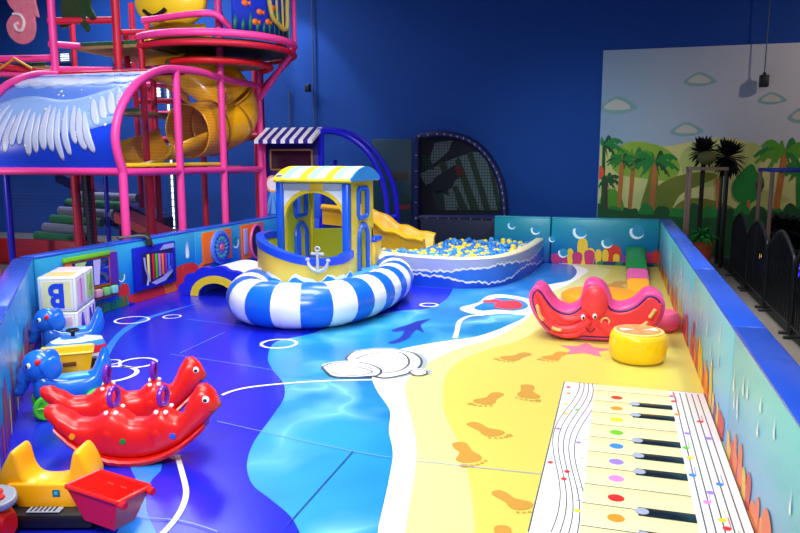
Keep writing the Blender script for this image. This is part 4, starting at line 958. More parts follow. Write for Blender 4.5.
# ---------------------------------------------------------------- blue elephants on green wheels
def make_elephant():
    t = thing('elephant_ride_on', 'front blue elephant ride-on with green wheels', 'ride-on toy', (0, 0, 0), 0, 'blue elephant ride-ons')
    q = MB(); secs = [(-.36, .30, .33, .02), (-.34, .22, .44, .05), (-.30, .16, .46, .075), (-.26, .13, .40, .09), (-.21, .11, .30, .1), (-.14, .1, .27, .105), (0, .1, .265, .108), (.1, .1, .28, .105), (.18, .1, .32, .1), (.25, .12, .34, .09), (.29, .15, .3, .06)]
    q.loft([(x*.82, a, b, c) for x, a, b, c in secs], bluep, 18, 2.8); q.build('body', t, True, auto=60)
    q = MB(); q.box((-.03, 0, .268), (.22, .13, .02), mat('seat_light_blue', (70, 165, 240), .3), .01); q.build('seat', t, True)
    q = MB(); q.sph((.24, 0, .37), (.112, .11, .118), bluep, 20)
    q.tube(spline([(.29, 0, .36), (.335, 0, .30), (.355, 0, .24), (.375, 0, .205), (.405, 0, .215)], 5), [.06]*4+[.052]*4+[.045]*4+[.04]*5+[.036]*4, bluep, 12)
    hd = q.build('head', t, True, auto=70); hd.location.x = -.05
    for s_ in (-1, 1):
        q = MB(); q.sph((.2, s_*.115, .385), (.04, .02, .05), bluep, 12); q.sph((.155, s_*.125, .375), (.065, .018, .085), bluep, 14); q.build('ear', hd, True)
        q = MB(); q.sph((.3, s_*.075, .395), (.02, .02, .024), white_, 12); q.sph((.316, s_*.082, .395), (.01, .01, .013), black, 8); q.build('eye', hd, True)
        q = MB(); q.sph((.245, s_*.104, .42), (.022, .012, .024), red, 12); q.build('red_knob', hd, True)
    q = MB(); q.tube(spline([(.26, -.1, .3), (.31, -.08, .29), (.35, 0, .285), (.31, .08, .29), (.26, .1, .3)], 4), .006, mat('mouth_blue', (10, 40, 120), .5), 6); q.build('mouth', hd, True)
    for xx in (-.17, .16):
        for s_ in (-1, 1):
            q = MB(); Mw = Matrix.Translation((xx, s_*.1, .09)) @ Matrix.Rotation(-s_*PI/2, 4, 'X')
            q.lathe([(.085, 0), (.09, .01), (.09, .035), (.08, .045), (.06, .045), (.055, .03), (.02, .03), (.018, .05), (.001, .05)], (0, 0, 0), green, 24, Mw)
            for k in range(5):
                a = 2*PI*k/5; q.box((.04*math.cos(a), .04*math.sin(a), .035), (.05, .014, .012), mat('wheel_dark_green', (30, 130, 20), .4), .003, 1, Mw @ Matrix.Rotation(0, 4, 'Z'), rz=a) if False else q.box((.04*math.cos(a), .04*math.sin(a), .038), (.045, .014, .014), green, .003, 1, Mw, a)
            q.build('wheel', t, True)
    return t
# heading: local +x is the head
el = make_elephant(); el.scale = (.95, .95, .95); el.location = (-3.59, 3.99, 0); el.rotation_euler = (0, 0, R(225)); el['label'] = 'front blue elephant ride-on with green wheels, beside the red rockers'
dup(el, (-4.57, 5.14, 0), R(225), 'rear blue elephant ride-on with green wheels, in front of the alphabet cubes')
# striped racing car between the elephants
t = thing('toy_car', 'red, white and blue striped ride-on car between the two elephants', 'toy car', (-4.30, 4.83, 0), R(225))
strb = ramp_mat('car_stripes', 'Z', [(0, (30, 110, 220)), (.2, (225, 235, 245)), (.36, (215, 30, 40)), (.6, (60, 140, 225)), (.74, (230, 238, 245)), (.85, (40, 120, 225))], .3, .04, 8, .04, .32)
strb.node_tree.nodes['Color Ramp'].color_ramp.interpolation = 'CONSTANT'
q = MB(); q.loft([(-.27, .12, .2, .05), (-.24, .06, .26, .09), (-.1, .05, .28, .11), (.05, .05, .29, .115), (.15, .05, .25, .11), (.22, .06, .2, .09)], strb, 18, 3); q.build('body', t, True, auto=60)
q = MB(); q.sph((.22, 0, .12), (.09, .09, .075), red, 14); q.build('nose', t, True)
q = MB(); q.tube([(-.02, 0, .28), (-.02, 0, .33)], .015, black, 8); q.tube([(-.02+.045*math.cos(2*PI*k/16), .045*math.sin(2*PI*k/16), .335) for k in range(16)], .01, black, 8, True); q.build('steering_wheel', t, True)
for xx in (-.17, .13):
    for s_ in (-1, 1):
        q = MB(); q.lathe([(.05, 0), (.06, .008), (.06, .032), (.05, .04), (.001, .04)], (0, 0, 0), black, 18, Matrix.Translation((xx, s_*.1, .061)) @ Matrix.Rotation(-s_*PI/2, 4, 'X')); q.build('wheel', t, True)
# yellow tipper
t = thing('toy_dump_truck', 'yellow toy dump truck with raised tipper bed behind the front elephant', 'toy truck', (-3.93, 4.33, 0), R(218)); t.scale = (.9, .9, 1)
q = MB()
def tub(B, mt, bot, top, zb_, zt_, th=.012, M=None):
    (bx0, bx1, by), (tx0, tx1, ty) = bot, top
    o_ = [(bx0, -by, zb_), (bx1, -by, zb_), (bx1, by, zb_), (bx0, by, zb_), (tx0, -ty, zt_), (tx1, -ty, zt_), (tx1, ty, zt_), (tx0, ty, zt_)]
    i_ = [(bx0+th, -by+th, zb_+th), (bx1-th, -by+th, zb_+th), (bx1-th, by-th, zb_+th), (bx0+th, by-th, zb_+th), (tx0+th, -ty+th, zt_), (tx1-th, -ty+th, zt_), (tx1-th, ty-th, zt_), (tx0+th, ty-th, zt_)]
    f = [[3, 2, 1, 0], [0, 1, 5, 4], [1, 2, 6, 5], [2, 3, 7, 6], [3, 0, 4, 7], [8, 9, 10, 11], [12, 13, 9, 8], [13, 14, 10, 9], [14, 15, 11, 10], [15, 12, 8, 11], [4, 5, 13, 12], [5, 6, 14, 13], [6, 7, 15, 14], [7, 4, 12, 15]]
    vs = [Vector(v) for v in o_+i_]
    if M: vs = [M @ v for v in vs]
    B.add(vs, f, mt, False)
    rim = [vs[4], vs[5], vs[6], vs[7]]; B.tube(sum([[rim[i].lerp(rim[(i+1) % 4], u) for u in (.02, .5, .98)] for i in range(4)], []), .011, mt, 8, True)
tub(q, yellowp, (-.2, .1, .1), (-.23, .17, .13), .16, .32)
q.prism([(.14, .3), (.17, .325), (.28, .29), (.27, .27)], .22, yellowp, Matrix.Translation((0, -.11, 0)), .006); bed = q.build('tipper_bed', t, True)
q = MB(); q.box((-.05, .122, .24), (.1, .01, .03), mat('decal_brown', (110, 60, 10), .5), .002, rz=0); q.box((-.05, -.122, .24), (.1, .01, .03), MC['decal_brown'], .002); q.build('side_decal', bed, True)
q = MB(); q.box((.0, 0, .12), (.42, .16, .05), black, .015); q.build('chassis', t, True)
q = MB(); q.box((.19, 0, .18), (.11, .17, .12), yellowp, .025, 3); q.box((.2, 0, .2), (.1, .175, .035), mat('cab_glass', (30, 50, 70), .1), .006); q.build('cab', t, True)
for xx in (-.14, .15):
    for s_ in (-1, 1):
        q = MB(); q.lathe([(.055, 0), (.068, .01), (.068, .04), (.055, .05), (.02, .045), (.001, .045)], (0, 0, 0), black, 18, Matrix.Translation((xx, s_*.085, .069)) @ Matrix.Rotation(-s_*PI/2, 4, 'X')); q.build('wheel', t, True)

# ---------------------------------------------------------------- yellow seat ride-on with red bin
t = thing('construction_ride_on', 'yellow and red ride-on truck with high seat, grey dashboard and open red bin', 'ride-on toy', (-2.55, 2.75, 0), R(0))
yo = mat('ride_on_yellow', (255, 178, 15), .3, coat=.3, var=.03)
rx = Vector((.93, .36, 0)).normalized()
Mr = Matrix.Translation((-2.60, 2.74, 0)) @ Matrix.Rotation(R(17), 4, 'Z') @ Matrix.Scale(.72, 4)
# seat shell: side profile swept across
pf = [(-.30, .16), (-.33, .22), (-.31, .34), (-.25, .46), (-.215, .50), (-.185, .48), (-.17, .42), (-.15, .34), (-.10, .285), (0, .275), (.09, .29), (.15, .33), (.17, .42), (.19, .485), (.225, .50), (.26, .46), (.30, .36), (.31, .28), (.26, .2), (.1, .15)]
q = MB(); q.prism([(p.x, p.y) for p in spline([(x, z, 0) for x, z in pf], 4, True)], .22, yo, Mr @ Matrix.Translation((0, -.11, 0)), .028, 3); sh = q.build('seat_shell', t)
q = MB(); q.box((-.02, -.118, .19), (.46, .035, .19), yo, .02, 3, Mr); q.build('side_panel', t)
q = MB(); q.box((.08, -.137, .22), (.05, .008, .05), mat('teal_badge', (10, 110, 120), .4), .004, 2, Mr); q.box((.08, -.142, .22), (.022, .005, .022), mat('badge_blue', (70, 170, 220), .4), .002, 1, Mr); q.build('badge', t)
q = MB(); q.box((-.225, -.07, .47), (.03, .008, .03), mat('label_orange', (250, 120, 50), .4), .003, 1, Mr); q.build('sticker', t)
# red bin at the right end, turned towards the camera
Mb = Matrix.Translation((-2.18, 2.62, .0)) @ Matrix.Rotation(R(-12), 4, 'Z') @ Matrix.Diagonal((.86, .72, .72, 1))
q = MB(); tub(q, red, (-.12, .11, .08), (-.2, .2, .13), .13, .36, .012, Mb)
for k in range(3): q.box((-.09+.1*k, .112, .31), (.05, .012, .012), mat('bin_light_red', (245, 90, 90), .3), .003, 1, Mb)
for s_ in (-1, 1): q.tube([Mb @ Vector((.19, s_*.11, .345)), Mb @ Vector((.235, s_*.11, .34))], .018, red, 10)
q.build('bin', t)
q = MB(); q.box((.02, -.1, .075), (.66, .3, .1), black, .02, 2, Mr); q.box((.42, -.03, .1), (.3, .2, .06), black, .02, 2, Mr); ch = q.build('chassis', t)
q = MB(); q.box((.03, -.2, .135), (.22, .07, .012), grey_p, .004, 1, Mr)
for k in range(6): q.box((-.05+.03*k, -.2, .143), (.012, .06, .006), mat('step_dark', (40, 42, 48), .5), .002, 1, Mr)
q.build('step_plate', ch)
for xx, yy_ in ((-.25, -.12), (-.25, .1), (.42, -.13), (.42, .1)):
    q = MB(); q.lathe([(.07, -.03), (.085, -.02), (.085, .02), (.07, .03), (.03, .025), (.001, .025)], (0, 0, 0), black, 20, Mr @ Matrix.Translation((xx, yy_, .086)) @ Matrix.Rotation(PI/2, 4, 'X')); q.build('wheel', t)
# red bonnet and grey dashboard in front
Mf = Mr @ Matrix.Translation((-.24, -.33, -.02)) @ Matrix.Rotation(R(-10), 4, 'Z')
q = MB(); q.loft([(-.16, .08, .16, .05), (-.12, .05, .22, .08), (-.02, .04, .27, .09), (.07, .04, .26, .088), (.12, .06, .2, .07)], red, 18, 3, Mf); q.build('bonnet', t)
q = MB(); q.tube([Mf @ Vector((-.03, -.085, .14)), Mf @ Vector((.04, -.088, .15))], .022, black, 10); q.build('air_vent', t)
Md = Mf @ Matrix.Translation((-.06, .02, .29)) @ Matrix.Scale(1.6, 4) @ Matrix.Rotation(R(14), 4, 'X')
q = MB(); q.prism([(p.x, p.y) for p in spline([(-.13, -.05, 0), (-.1, .055, 0), (.0, .05, 0), (.1, .06, 0), (.135, .0, 0), (.09, -.06, 0), (0, -.07, 0)], 4, True)], .03, grey_p, Md @ Matrix.Rotation(PI/2, 4, 'X') @ Matrix.Translation((0, -.015, 0)), .008, 2); db = q.build('dashboard', t)
q = MB()
for x_, y_, c in ((-.06, .0, MC['note_yellow']), (.0, -.01, MC['note_orange']), (.05, .02, MC['coral_red']), (.0, .03, MC['coral_red']), (-.02, -.04, MC['coral_red']), (.08, -.01, MC['coral_red'])): q.lathe([(.018, 0), (.016, .01), (.001, .012)], (x_, y_, .015), c, 12, Md)
q.build('button', db)

# ---------------------------------------------------------------- alphabet cubes
cubew = mat('cube_cream', (245, 244, 232), .4, bump=.05); cubl = [mat('letter_blue', (30, 70, 220), .4), mat('letter_pink', (225, 120, 200), .4), mat('letter_green', (150, 200, 70), .4), mat('letter_navy', (40, 50, 200), .4)]
fr = [mat('panel_lemon', (240, 238, 170), .4), mat('panel_pink', (245, 215, 230), .4), mat('panel_lime', (190, 225, 130), .4), mat('panel_orange', (255, 215, 120), .4)]
S = .335
def cube(loc, rz, front, fc, fl, right, rc, rl, tl, label):
    t = thing('alphabet_cube', label, 'toy block', loc, rz, 'stacked soft alphabet cubes')
    q = MB(); q.box((0, 0, S/2), (S-.004, S-.004, S-.004), cubew, .016, 3); q.build('cube_body', t, True)
    for nrm_, ch, c, l in (((0, -1, 0), front, fc, fl), ((1, 0, 0), right, rc, rl), ((0, 0, 1), '', 0, tl)):
        n_ = Vector(nrm_); q = MB()
        if n_.z: M_ = Matrix.Translation((0, 0, S-.002))
        elif n_.y: M_ = Matrix.Translation((0, -S/2+.002, S/2)) @ Matrix.Rotation(PI/2, 4, 'X')
        else: M_ = Matrix.Translation((S/2-.002, 0, S/2)) @ Matrix.Rotation(PI/2, 4, 'Z') @ Matrix.Rotation(PI/2, 4, 'X')
        q.box((0, 0, .001), (S*.72, S*.72, .002), fr[l], 0, 1, M_)
        for k in range(14):
            for sx, sy in ((1, 0), (-1, 0), (0, 1), (0, -1)):
                u = (k/13-.5)*S*.84; q.box((sx*S*.42 if sx else u, sy*S*.42 if sy else u, .001), (.004 if sx else .009, .004 if sy else .009, .002), cubl[0], 0, 1, M_)
        q.build('printed_panel', t, True)
        if ch:
            q = MB(); q.text(ch, S*.92, cubl[c], M_ @ Matrix.Translation((0, 0, .004)) @ Matrix.Rotation(PI if ch == 'B' else 0, 4, 'Z') @ Matrix.Diagonal((.8, 1, 1, 1)), .002, .012); q.build('letter', t, True)
ca = R(26); ex = Vector((math.cos(ca), math.sin(ca), 0)); ey = Vector((-math.sin(ca), math.cos(ca), 0)); c0 = Vector((-4.98, 5.53, 0))
cube(c0, ca, '', 0, 1, 'A', 3, 1, 3, 'lower front alphabet cube with a blue A, under the big B cube')
cube(c0+ey*(S+.004), ca, '', 0, 1, 'N', 3, 1, 3, 'lower rear alphabet cube with a blue N on its side')
cube(c0+Vector((0, 0, S)), ca, 'B', 0, 0, '1', 1, 1, 3, 'upper front alphabet cube with a big blue B and a pink 1')
cube(c0+ey*(S+.004)+Vector((0, 0, S)), ca, '', 0, 1, '4', 2, 2, 1, 'upper rear alphabet cube with a green 4 on its side')
# ---------------------------------------------------------------- climbing frame
XS = -5.93
cf = thing('climbing_frame', 'tall pink multi-level soft play climbing frame with a wave canopy and a yellow tube slide', 'climbing frame', (-7, 9.5, -.02))
def cpart(name, f, **k):
    q = MB(); f(q); return q.build(name, cf, **k)
def post(x, y, z0, z1, mt=pink, r=.055): return cpart('post', lambda q: q.tube([(x, y, z0), (x, y, z1)], r, mt, 12))
def bar_(a, b_, mt=pink, r=.05, nm='bar'): return cpart(nm, lambda q: q.tube([a, b_], r, mt, 12))
post(XS, 7.75, -.02, 1.6); post(-8.05, 7.75, -.02, 1.6)
arcp = [(7.75, 1.58), (7.66, 1.85), (7.66, 2.09), (7.81, 2.4), (8.15, 2.71), (8.6, 2.9), (9.01, 2.97), (9.6, 3.0), (10.22, 2.97), (11.51, 2.96)]
ap = spline([(0, y, z) for y, z in arcp], 6)
for X in (XS, -8.05): cpart('arch_pipe', lambda q: q.tube([(X, p.y, p.z) for p in ap], .055, pink, 12))
bar_((-9.6, 7.75, 1.58), (XS, 7.75, 1.58)); bar_((XS, 7.75, 1.57), (XS, 11.45, 1.56))
cpart('yellow_pad', lambda q: q.box((XS-.05, 9.0, 1.66), (.06, 2.3, .05), vin_yel, .015))
post(XS, 9.0, -.02, 3.0); post(XS, 10.2, -.02, 4.6); post(XS, 11.45, -.02, 3.7); post(XS-.25, 12.0, -.02, 3.7, crim)
for x, y, z1 in ((-6.9, 9.6, 3.5), (-6.9, 11.2, 3.5), (-7.7, 11.0, 3.5), (-8.5, 11.6, 4.5), (-7.4, 12.8, 4.5), (-6.6, 12.6, 3.6), (-8.9, 12.6, 4.5), (-9.8, 11.6, 4.5), (-8.2, 9.9, 1.6)): post(x, y, -.02, z1, crim, .05)
# blue and wave canopy
blue_cv = mat('canopy_blue', (28, 70, 225), .3, bump=.1, bscale=5, var=.18, vscale=2.5); cvw = mat('canopy_foam', (200, 212, 242), .35, var=.06); cvm = mat('canopy_mid', (95, 140, 235), .35, var=.1)
def cano(q):
    P_ = [p for p in ap if p.y < 9.1]; n_ = len(P_); xs = [-8.02+(2.12)*k/20 for k in range(21)]
    vs = [Vector((x, p.y+.02, p.z-.02)) for p in P_ for x in xs]; q.add(vs, [[i*21+k, i*21+k+1, (i+1)*21+k+1, (i+1)*21+k] for i in range(n_-1) for k in range(20)], blue_cv)
    ls = [0]
    for i in range(n_-1): ls.append(ls[-1]+(P_[i+1]-P_[i]).length)
    def S_(u, s_, off):
        s_ = max(0, min(ls[-1]-.001, s_)); i = 0
        while ls[i+1] < s_: i += 1
        f = (s_-ls[i])/(ls[i+1]-ls[i]); p = P_[i].lerp(P_[i+1], f); t_ = (P_[i+1]-P_[i]).normalized(); nn = Vector((0, -t_.z, t_.y))
        return Vector((-8.0+2.08*u, p.y+.02, p.z-.02))+nn*off
    def shape(top, bot, mt, off, n1=60, n2=8):
        vs = []
        for i in range(n1+1):
            u = i/n1
            for k in range(n2+1): s_ = bot(u)+(top(u)-bot(u))*k/n2; vs.append(S_(u, s_, off))
        q.add(vs, [[i*(n2+1)+k, (i+1)*(n2+1)+k, (i+1)*(n2+1)+k+1, i*(n2+1)+k+1] for i in range(n1) for k in range(n2)], mt)
    L_ = ls[-1]; fing = lambda u, a, f: a*abs(math.sin(f*u))**.6
    cvl = mat('canopy_light', (150, 188, 245), .35, var=.08)
    shape(lambda u: L_, lambda u: L_*.84-.2*u-fing(u, .1, 22), cvl, .004)
    shape(lambda u: L_*.98, lambda u: L_*.90-.2*u-fing(u+.05, .08, 19), cvw, .006)
    shape(lambda u: L_*.74-.05*u+.06*math.sin(u*6), lambda u: L_*.62-.08*math.sin(u*4)-fing(u, .09, 20), cvl, .005)
    shape(lambda u: L_*.7-.05*u+.05*math.sin(u*7), lambda u: L_*.63-.07*math.sin(u*4)-fing(u+.02, .06, 23), cvw, .0065)
    shape(lambda u: L_*.58+.05*math.sin(u*4), lambda u: .55+.12*u, cvm, .0035)
    shape(lambda u: .95+.3*u+.1*math.sin(u*8), lambda u: .52+.5*max(0, u-.72), cvl, .0045)
    r_ = random.Random(7); lay_ = [.0055]
    def petal(u, s0, ln, wd, tilt):
        lay_[0] += .0003; vs = []; n1 = 14
        for t_ in range(n1+1):
            q_ = -1+2*t_/n1; hw = wd*max(.02, (1-abs(q_)**2.6))**.5*(.75-.25*q_); ps = q_*ln/2
            for e_ in (-1, -.5, 0, .5, 1): vs.append(S_(max(0, min(1, u+(e_*hw+tilt*ps)/2.08)), max(.03, s0+ps), lay_[0]))
        q.add(vs, [[5*i+k, 5*i+k+1, 5*i+k+6, 5*i+k+5] for i in range(n1) for k in range(4)], cvw)
    for k in range(15):
        u = .03+.75*k/14; petal(u, .56+.06*math.sin(k*1.7)+.1*abs(u-.45), r_.uniform(.5, .7), r_.uniform(.06, .085), (u-.42)*-1.0)
    for k in range(5):
        u = .8+.18*k/4; petal(u, .78+1.6*(u-.78), r_.uniform(.34, .44), .075, -.5)
    r_ = random.Random(2)
    for _ in range(26):
        u, s_ = r_.random(), r_.uniform(.1, L_-.3); rr_ = r_.uniform(.008, .022)
        c_ = [S_(max(0, min(1, u+rr_/2.08*math.cos(a))), s_+rr_*math.sin(a), .009) for a in [2*PI*j/10 for j in range(10)]]; q.poly(c_, foamw)
cpart('wave_canopy', cano, solid=.004)
# netting behind the side frame
def net_mat():
    m = bpy.data.materials.new('safety_net'); m.use_nodes = True; n = m.node_tree.nodes; L = m.node_tree.links; b = n['Principled BSDF']
    g = n.new('ShaderNodeNewGeometry'); sp = n.new('ShaderNodeSeparateXYZ'); L.new(g.outputs['Position'], sp.inputs[0])
    outs = []
    for ax_ in (0, 1, 2):
        a = n.new('ShaderNodeMath'); a.operation = 'MULTIPLY'; a.inputs[1].default_value = 22; L.new(sp.outputs[ax_], a.inputs[0])
        f = n.new('ShaderNodeMath'); f.operation = 'FRACT'; L.new(a.outputs[0], f.inputs[0])
        c = n.new('ShaderNodeMath'); c.operation = 'LESS_THAN'; c.inputs[1].default_value = .05; L.new(f.outputs[0], c.inputs[0]); outs.append(c)
    # planes are constant in one axis, shifted so that axis never triggers
    mx = n.new('ShaderNodeMath'); mx.operation = 'MAXIMUM'; L.new(outs[2].outputs[0], mx.inputs[0])
    m2 = n.new('ShaderNodeMath'); m2.operation = 'MAXIMUM'; L.new(outs[0].outputs[0], m2.inputs[0]); L.new(outs[1].outputs[0], m2.inputs[1])
    L.new(m2.outputs[0], mx.inputs[1]); L.new(mx.outputs[0], b.inputs['Alpha'])
    b.inputs['Base Color'].default_value = (*lin((60, 65, 120)), 1); b.inputs['Roughness'].default_value = .8
    return m
netm = net_mat()
def net(x0, y0, x1, y1, z0, z1): cpart('safety_net', lambda q: q.add([(x0, y0, z0), (x1, y1, z0), (x1, y1, z1), (x0, y0, z1)], [[0, 1, 2, 3]], netm, False))
sx = lambda v: math.floor(v*22)/22+.5/22
net(sx(XS-.08), 7.8, sx(XS-.08), 11.4, 0, 2.9); net(-8.0, sx(7.95), XS, sx(7.95), 0, 1.5)
# inner decks, beams and beams seen above the canopy
deckm = mat('deck_underside_beige', (150, 130, 85), .6, var=.1); dgreen = mat('deck_edge_green', (10, 90, 50), .5)
def deck(x0, x1, y0, y1, z, mt=deckm): cpart('deck', lambda q: (q.box(((x0+x1)/2, (y0+y1)/2, z), (x1-x0, y1-y0, .06), mt, .01), q.box(((x0+x1)/2, y0, z+.05), (x1-x0, .04, .05), dgreen, .01)))
zT = 3.52
post(-8.08, 9.15, 2.9, 4.6); post(-7.2, 9.45, 2.9, 4.6, crim, .06)
bar_((-9.7, 8.9, 3.22), (-8.15, 9.15, 3.22)); bar_((-8.15, 9.15, 3.0), (-9.9, 8.5, 3.22), crim)
bar_((-9.8, 8.8, 3.02), (-8.15, 9.1, 2.98)); bar_((-8.15, 9.15, 2.97), (XS, 9.2, 2.96), crim)
bar_((-8.15, 9.15, 3.42), (-7.75, 10.4, 3.5)); bar_((-7.75, 10.4, 3.5), (-6.4, 10.2, 3.56), crim); bar_((-7.3, 9.45, 3.05), (-8.15, 9.15, 3.05), pink)
bar_((-8.15, 9.15, 3.75), (-7.3, 9.5, 3.78), crim); bar_((-7.75, 10.4, 2.9), (-7.75, 10.4, 3.8), crim)
bar_((-7.3, 9.45, 3.0), (-6.9, 10.4, 3.2)); bar_((-8.9, 12.4, 2.6), (-6.5, 12.2, 2.6), crim); bar_((-8.6, 12.4, 2.1), (-6.4, 12.4, 2.15), crim, .07); bar_((-8.8, 11.4, 1.55), (-6.3, 11.4, 1.55), crim, .07)
bar_((-8.6, 11.8, 3.1), (-7.2, 11.5, 3.0), pink); bar_((-8.7, 11.9, 2.8), (-7.3, 11.4, 2.75), crim)
deck(-8.1, -6.9, 9.6, 11.6, 3.42); deck(-9.9, -8.3, 9.2, 11.0, 3.1); deck(-8.3, -7.6, 10.6, 12.2, 2.5)
for k in range(5):
    x0_ = -9.75+.3*k; cpart('zigzag_stick', lambda q: q.tube([(x0_, 8.86, 3.04 if k % 2 else 3.2), (x0_+.28, 8.9, 3.2 if k % 2 else 3.04)], .018, mat('stick_gold', (230, 160, 30), .4), 8))
# balcony ring
rc = Vector((-6.25, 10.65, 0))
def arcpts(r, z, a0, a1, n=24, dz=0): return [Vector((rc.x+r*math.cos(R(a0+(a1-a0)*k/n)), rc.y+r*math.sin(R(a0+(a1-a0)*k/n)), z+dz*k/n)) for k in range(n+1)]
cpart('balcony_ring', lambda q: q.tube(arcpts(1.24, 3.54, -125, 75), .055, pink, 12))
cpart('balcony_ring', lambda q: q.tube(arcpts(1.24, 3.40, -125, 75), .045, crim, 12))
cpart('balcony_ring', lambda q: q.tube(arcpts(.85, 3.2, -110, 60), .05, red if False else mat('red_ring_foam', (225, 20, 35), .45), 12))
cpart('balcony_floor', lambda q: q.lathe([(1.18, 3.42), (1.18, 3.48), (.001, 3.5)], (rc.x, rc.y, 0), mat('balcony_olive', (60, 70, 25), .6), 40))
cpart('balcony_floor', lambda q: q.lathe([(.8, 3.22), (.8, 3.26), (.001, 3.26)], (rc.x, rc.y, 0), deckm, 40))
seab = mat('sea_panel_blue', (12, 50, 190), .45, var=.3, vscale=4)
def seapanel(q):
    r_ = 1.15; P_ = arcpts(r_, 3.58, -48, 60, 30); vs = []
    for p in P_: vs += [p, p+Vector((0, 0, 1.3))]
    q.add(vs, [[2*i, 2*i+2, 2*i+3, 2*i+1] for i in range(30)], seab)
    def sp_(a_, z_, off=.006): return Vector((rc.x+(r_+off)*math.cos(R(a_)), rc.y+(r_+off)*math.sin(R(a_)), z_))
    rg = random.Random(4)
    for k in range(16):
        a_ = -46+6*k; h_ = rg.uniform(.15, .5); q.poly([sp_(a_-1.2, 3.6), sp_(a_+1.2, 3.6), sp_(a_+2, 3.6+h_*.6), sp_(a_+.3, 3.6+h_), sp_(a_-1, 3.6+h_*.5)], mat('kelp_green', (10, 110, 80), .5))
    for a_, z_ in ((-38, 4.0), (-26, 3.9), (-30, 3.75), (-18, 3.78), (-12, 4.0)): 
        q.poly([sp_(a_+2.6*math.cos(t_), z_+.045*math.sin(t_), .01) for t_ in [2*PI*j/10 for j in range(10)]], mat('fish_orange', (235, 110, 30), .5)); q.poly([sp_(a_+2, z_, .01), sp_(a_+4.4, z_+.04, .01), sp_(a_+4.4, z_-.04, .01)], MC['fish_orange'])
    for k in range(7): q.poly([sp_(16+2.2*k-1, 3.62, .01), sp_(16+2.2*k+1, 3.62, .01), sp_(16+3*k, 3.62+.1+.07*(k % 3), .01)], mat('weed_lime', (110, 190, 70), .5) if k % 3 else MC['coral_red'])
cpart('sea_panel', seapanel, solid=.012)
def shell(q):
    P_ = []
    for a_, z_ in ((-10, 4.3), (-9, 4.05), (-6, 3.85), (0, 3.78), (6, 3.72), (12, 3.74), (15, 3.85), (15, 4.05), (17, 4.3)): P_.append(Vector((rc.x+1.2*math.cos(R(a_-9)), rc.y+1.2*math.sin(R(a_-9)), z_)))
    q.tube(spline(P_, 4), .035, mat('shell_trim', (185, 170, 80), .5), 8)
    for a_ in (-9, -1): q.tube([Vector((rc.x+1.19*math.cos(R(a_)), rc.y+1.19*math.sin(R(a_)), 3.76)), Vector((rc.x+1.19*math.cos(R(a_-1)), rc.y+1.19*math.sin(R(a_-1)), 4.3))], .018, MC['shell_trim'], 6)
cpart('shell_window', shell)
p1 = onX(296, 50, 0) if False else arcpts(1.12, 3.5, 30, 31, 1)[0]
bar_(arcpts(1.24, 3.5, 22, 23, 1)[0], (XS, 11.45, 2.75)); bar_(arcpts(1.22, 3.4, 40, 41, 1)[0], (XS+.02, 11.5, 2.9), crim)
cpart('post', lambda q: q.tube([arcpts(1.24, 3.54, 25, 26, 1)[0], arcpts(1.24, 4.8, 25, 26, 1)[0]], .04, pink, 10))
cpart('guard_rail', lambda q: q.tube(spline([(-6.95, 9.75, 3.8), (-6.0, 9.75, 3.85), (-5.75, 9.9, 3.82), (-5.6, 10.1, 3.6)], 5), .05, pink, 12))
bar_((-7.3, 9.6, 3.62), (XS, 10.1, 3.66), crim, .04)
# yellow tube slide in sections
ysl = mat('tube_slide_yellow', (255, 185, 5), .3, coat=.4, var=.04)
path = spline([(-7.6, 11.2, 3.45), (-7.15, 11.0, 3.35), (-6.7, 10.95, 3.15), (-6.35, 11.0, 2.85), (-6.28, 11.15, 2.6), (-6.28, 11.05, 2.4), (-6.38, 10.75, 2.26), (-6.46, 10.4, 2.2), (-6.5, 10.1, 2.16)], 6)
cuts = [0, 10, 20, 30, 38, len(path)-1]
for a, b_ in zip(cuts, cuts[1:]):
    def f(q, a=a, b_=b_):
        q.tube(path[a:b_+1], .42, ysl, 24, caps=False)
        q.tube([path[a], path[a]+(path[a+1]-path[a])*.35], .45, mat('tube_flange', (190, 135, 20), .4), 24, caps=False)
    cpart('tube_section', f, solid=.02)
def chute(q):
    vs = []; P_ = [Vector((-6.5, 10.1, 2.10)), Vector((-6.72, 9.7, 1.95)), Vector((-6.92, 9.4, 1.82))]
    for i, p in enumerate(P_):
        for k in range(13): a = PI+PI*k/12; w_ = .42+.05*i; vs.append(p+Vector((math.cos(a)*w_, math.cos(a)*.1, math.sin(a)*(.40-.06*i)+.1)))
    q.add(vs, [[i*13+k, i*13+k+1, (i+1)*13+k+1, (i+1)*13+k] for i in range(2) for k in range(12)], ysl)
    q.tube([v for v in vs[26:]], .03, MC['slide_yellow'], 8)
cpart('slide_mouth', chute, solid=.02)
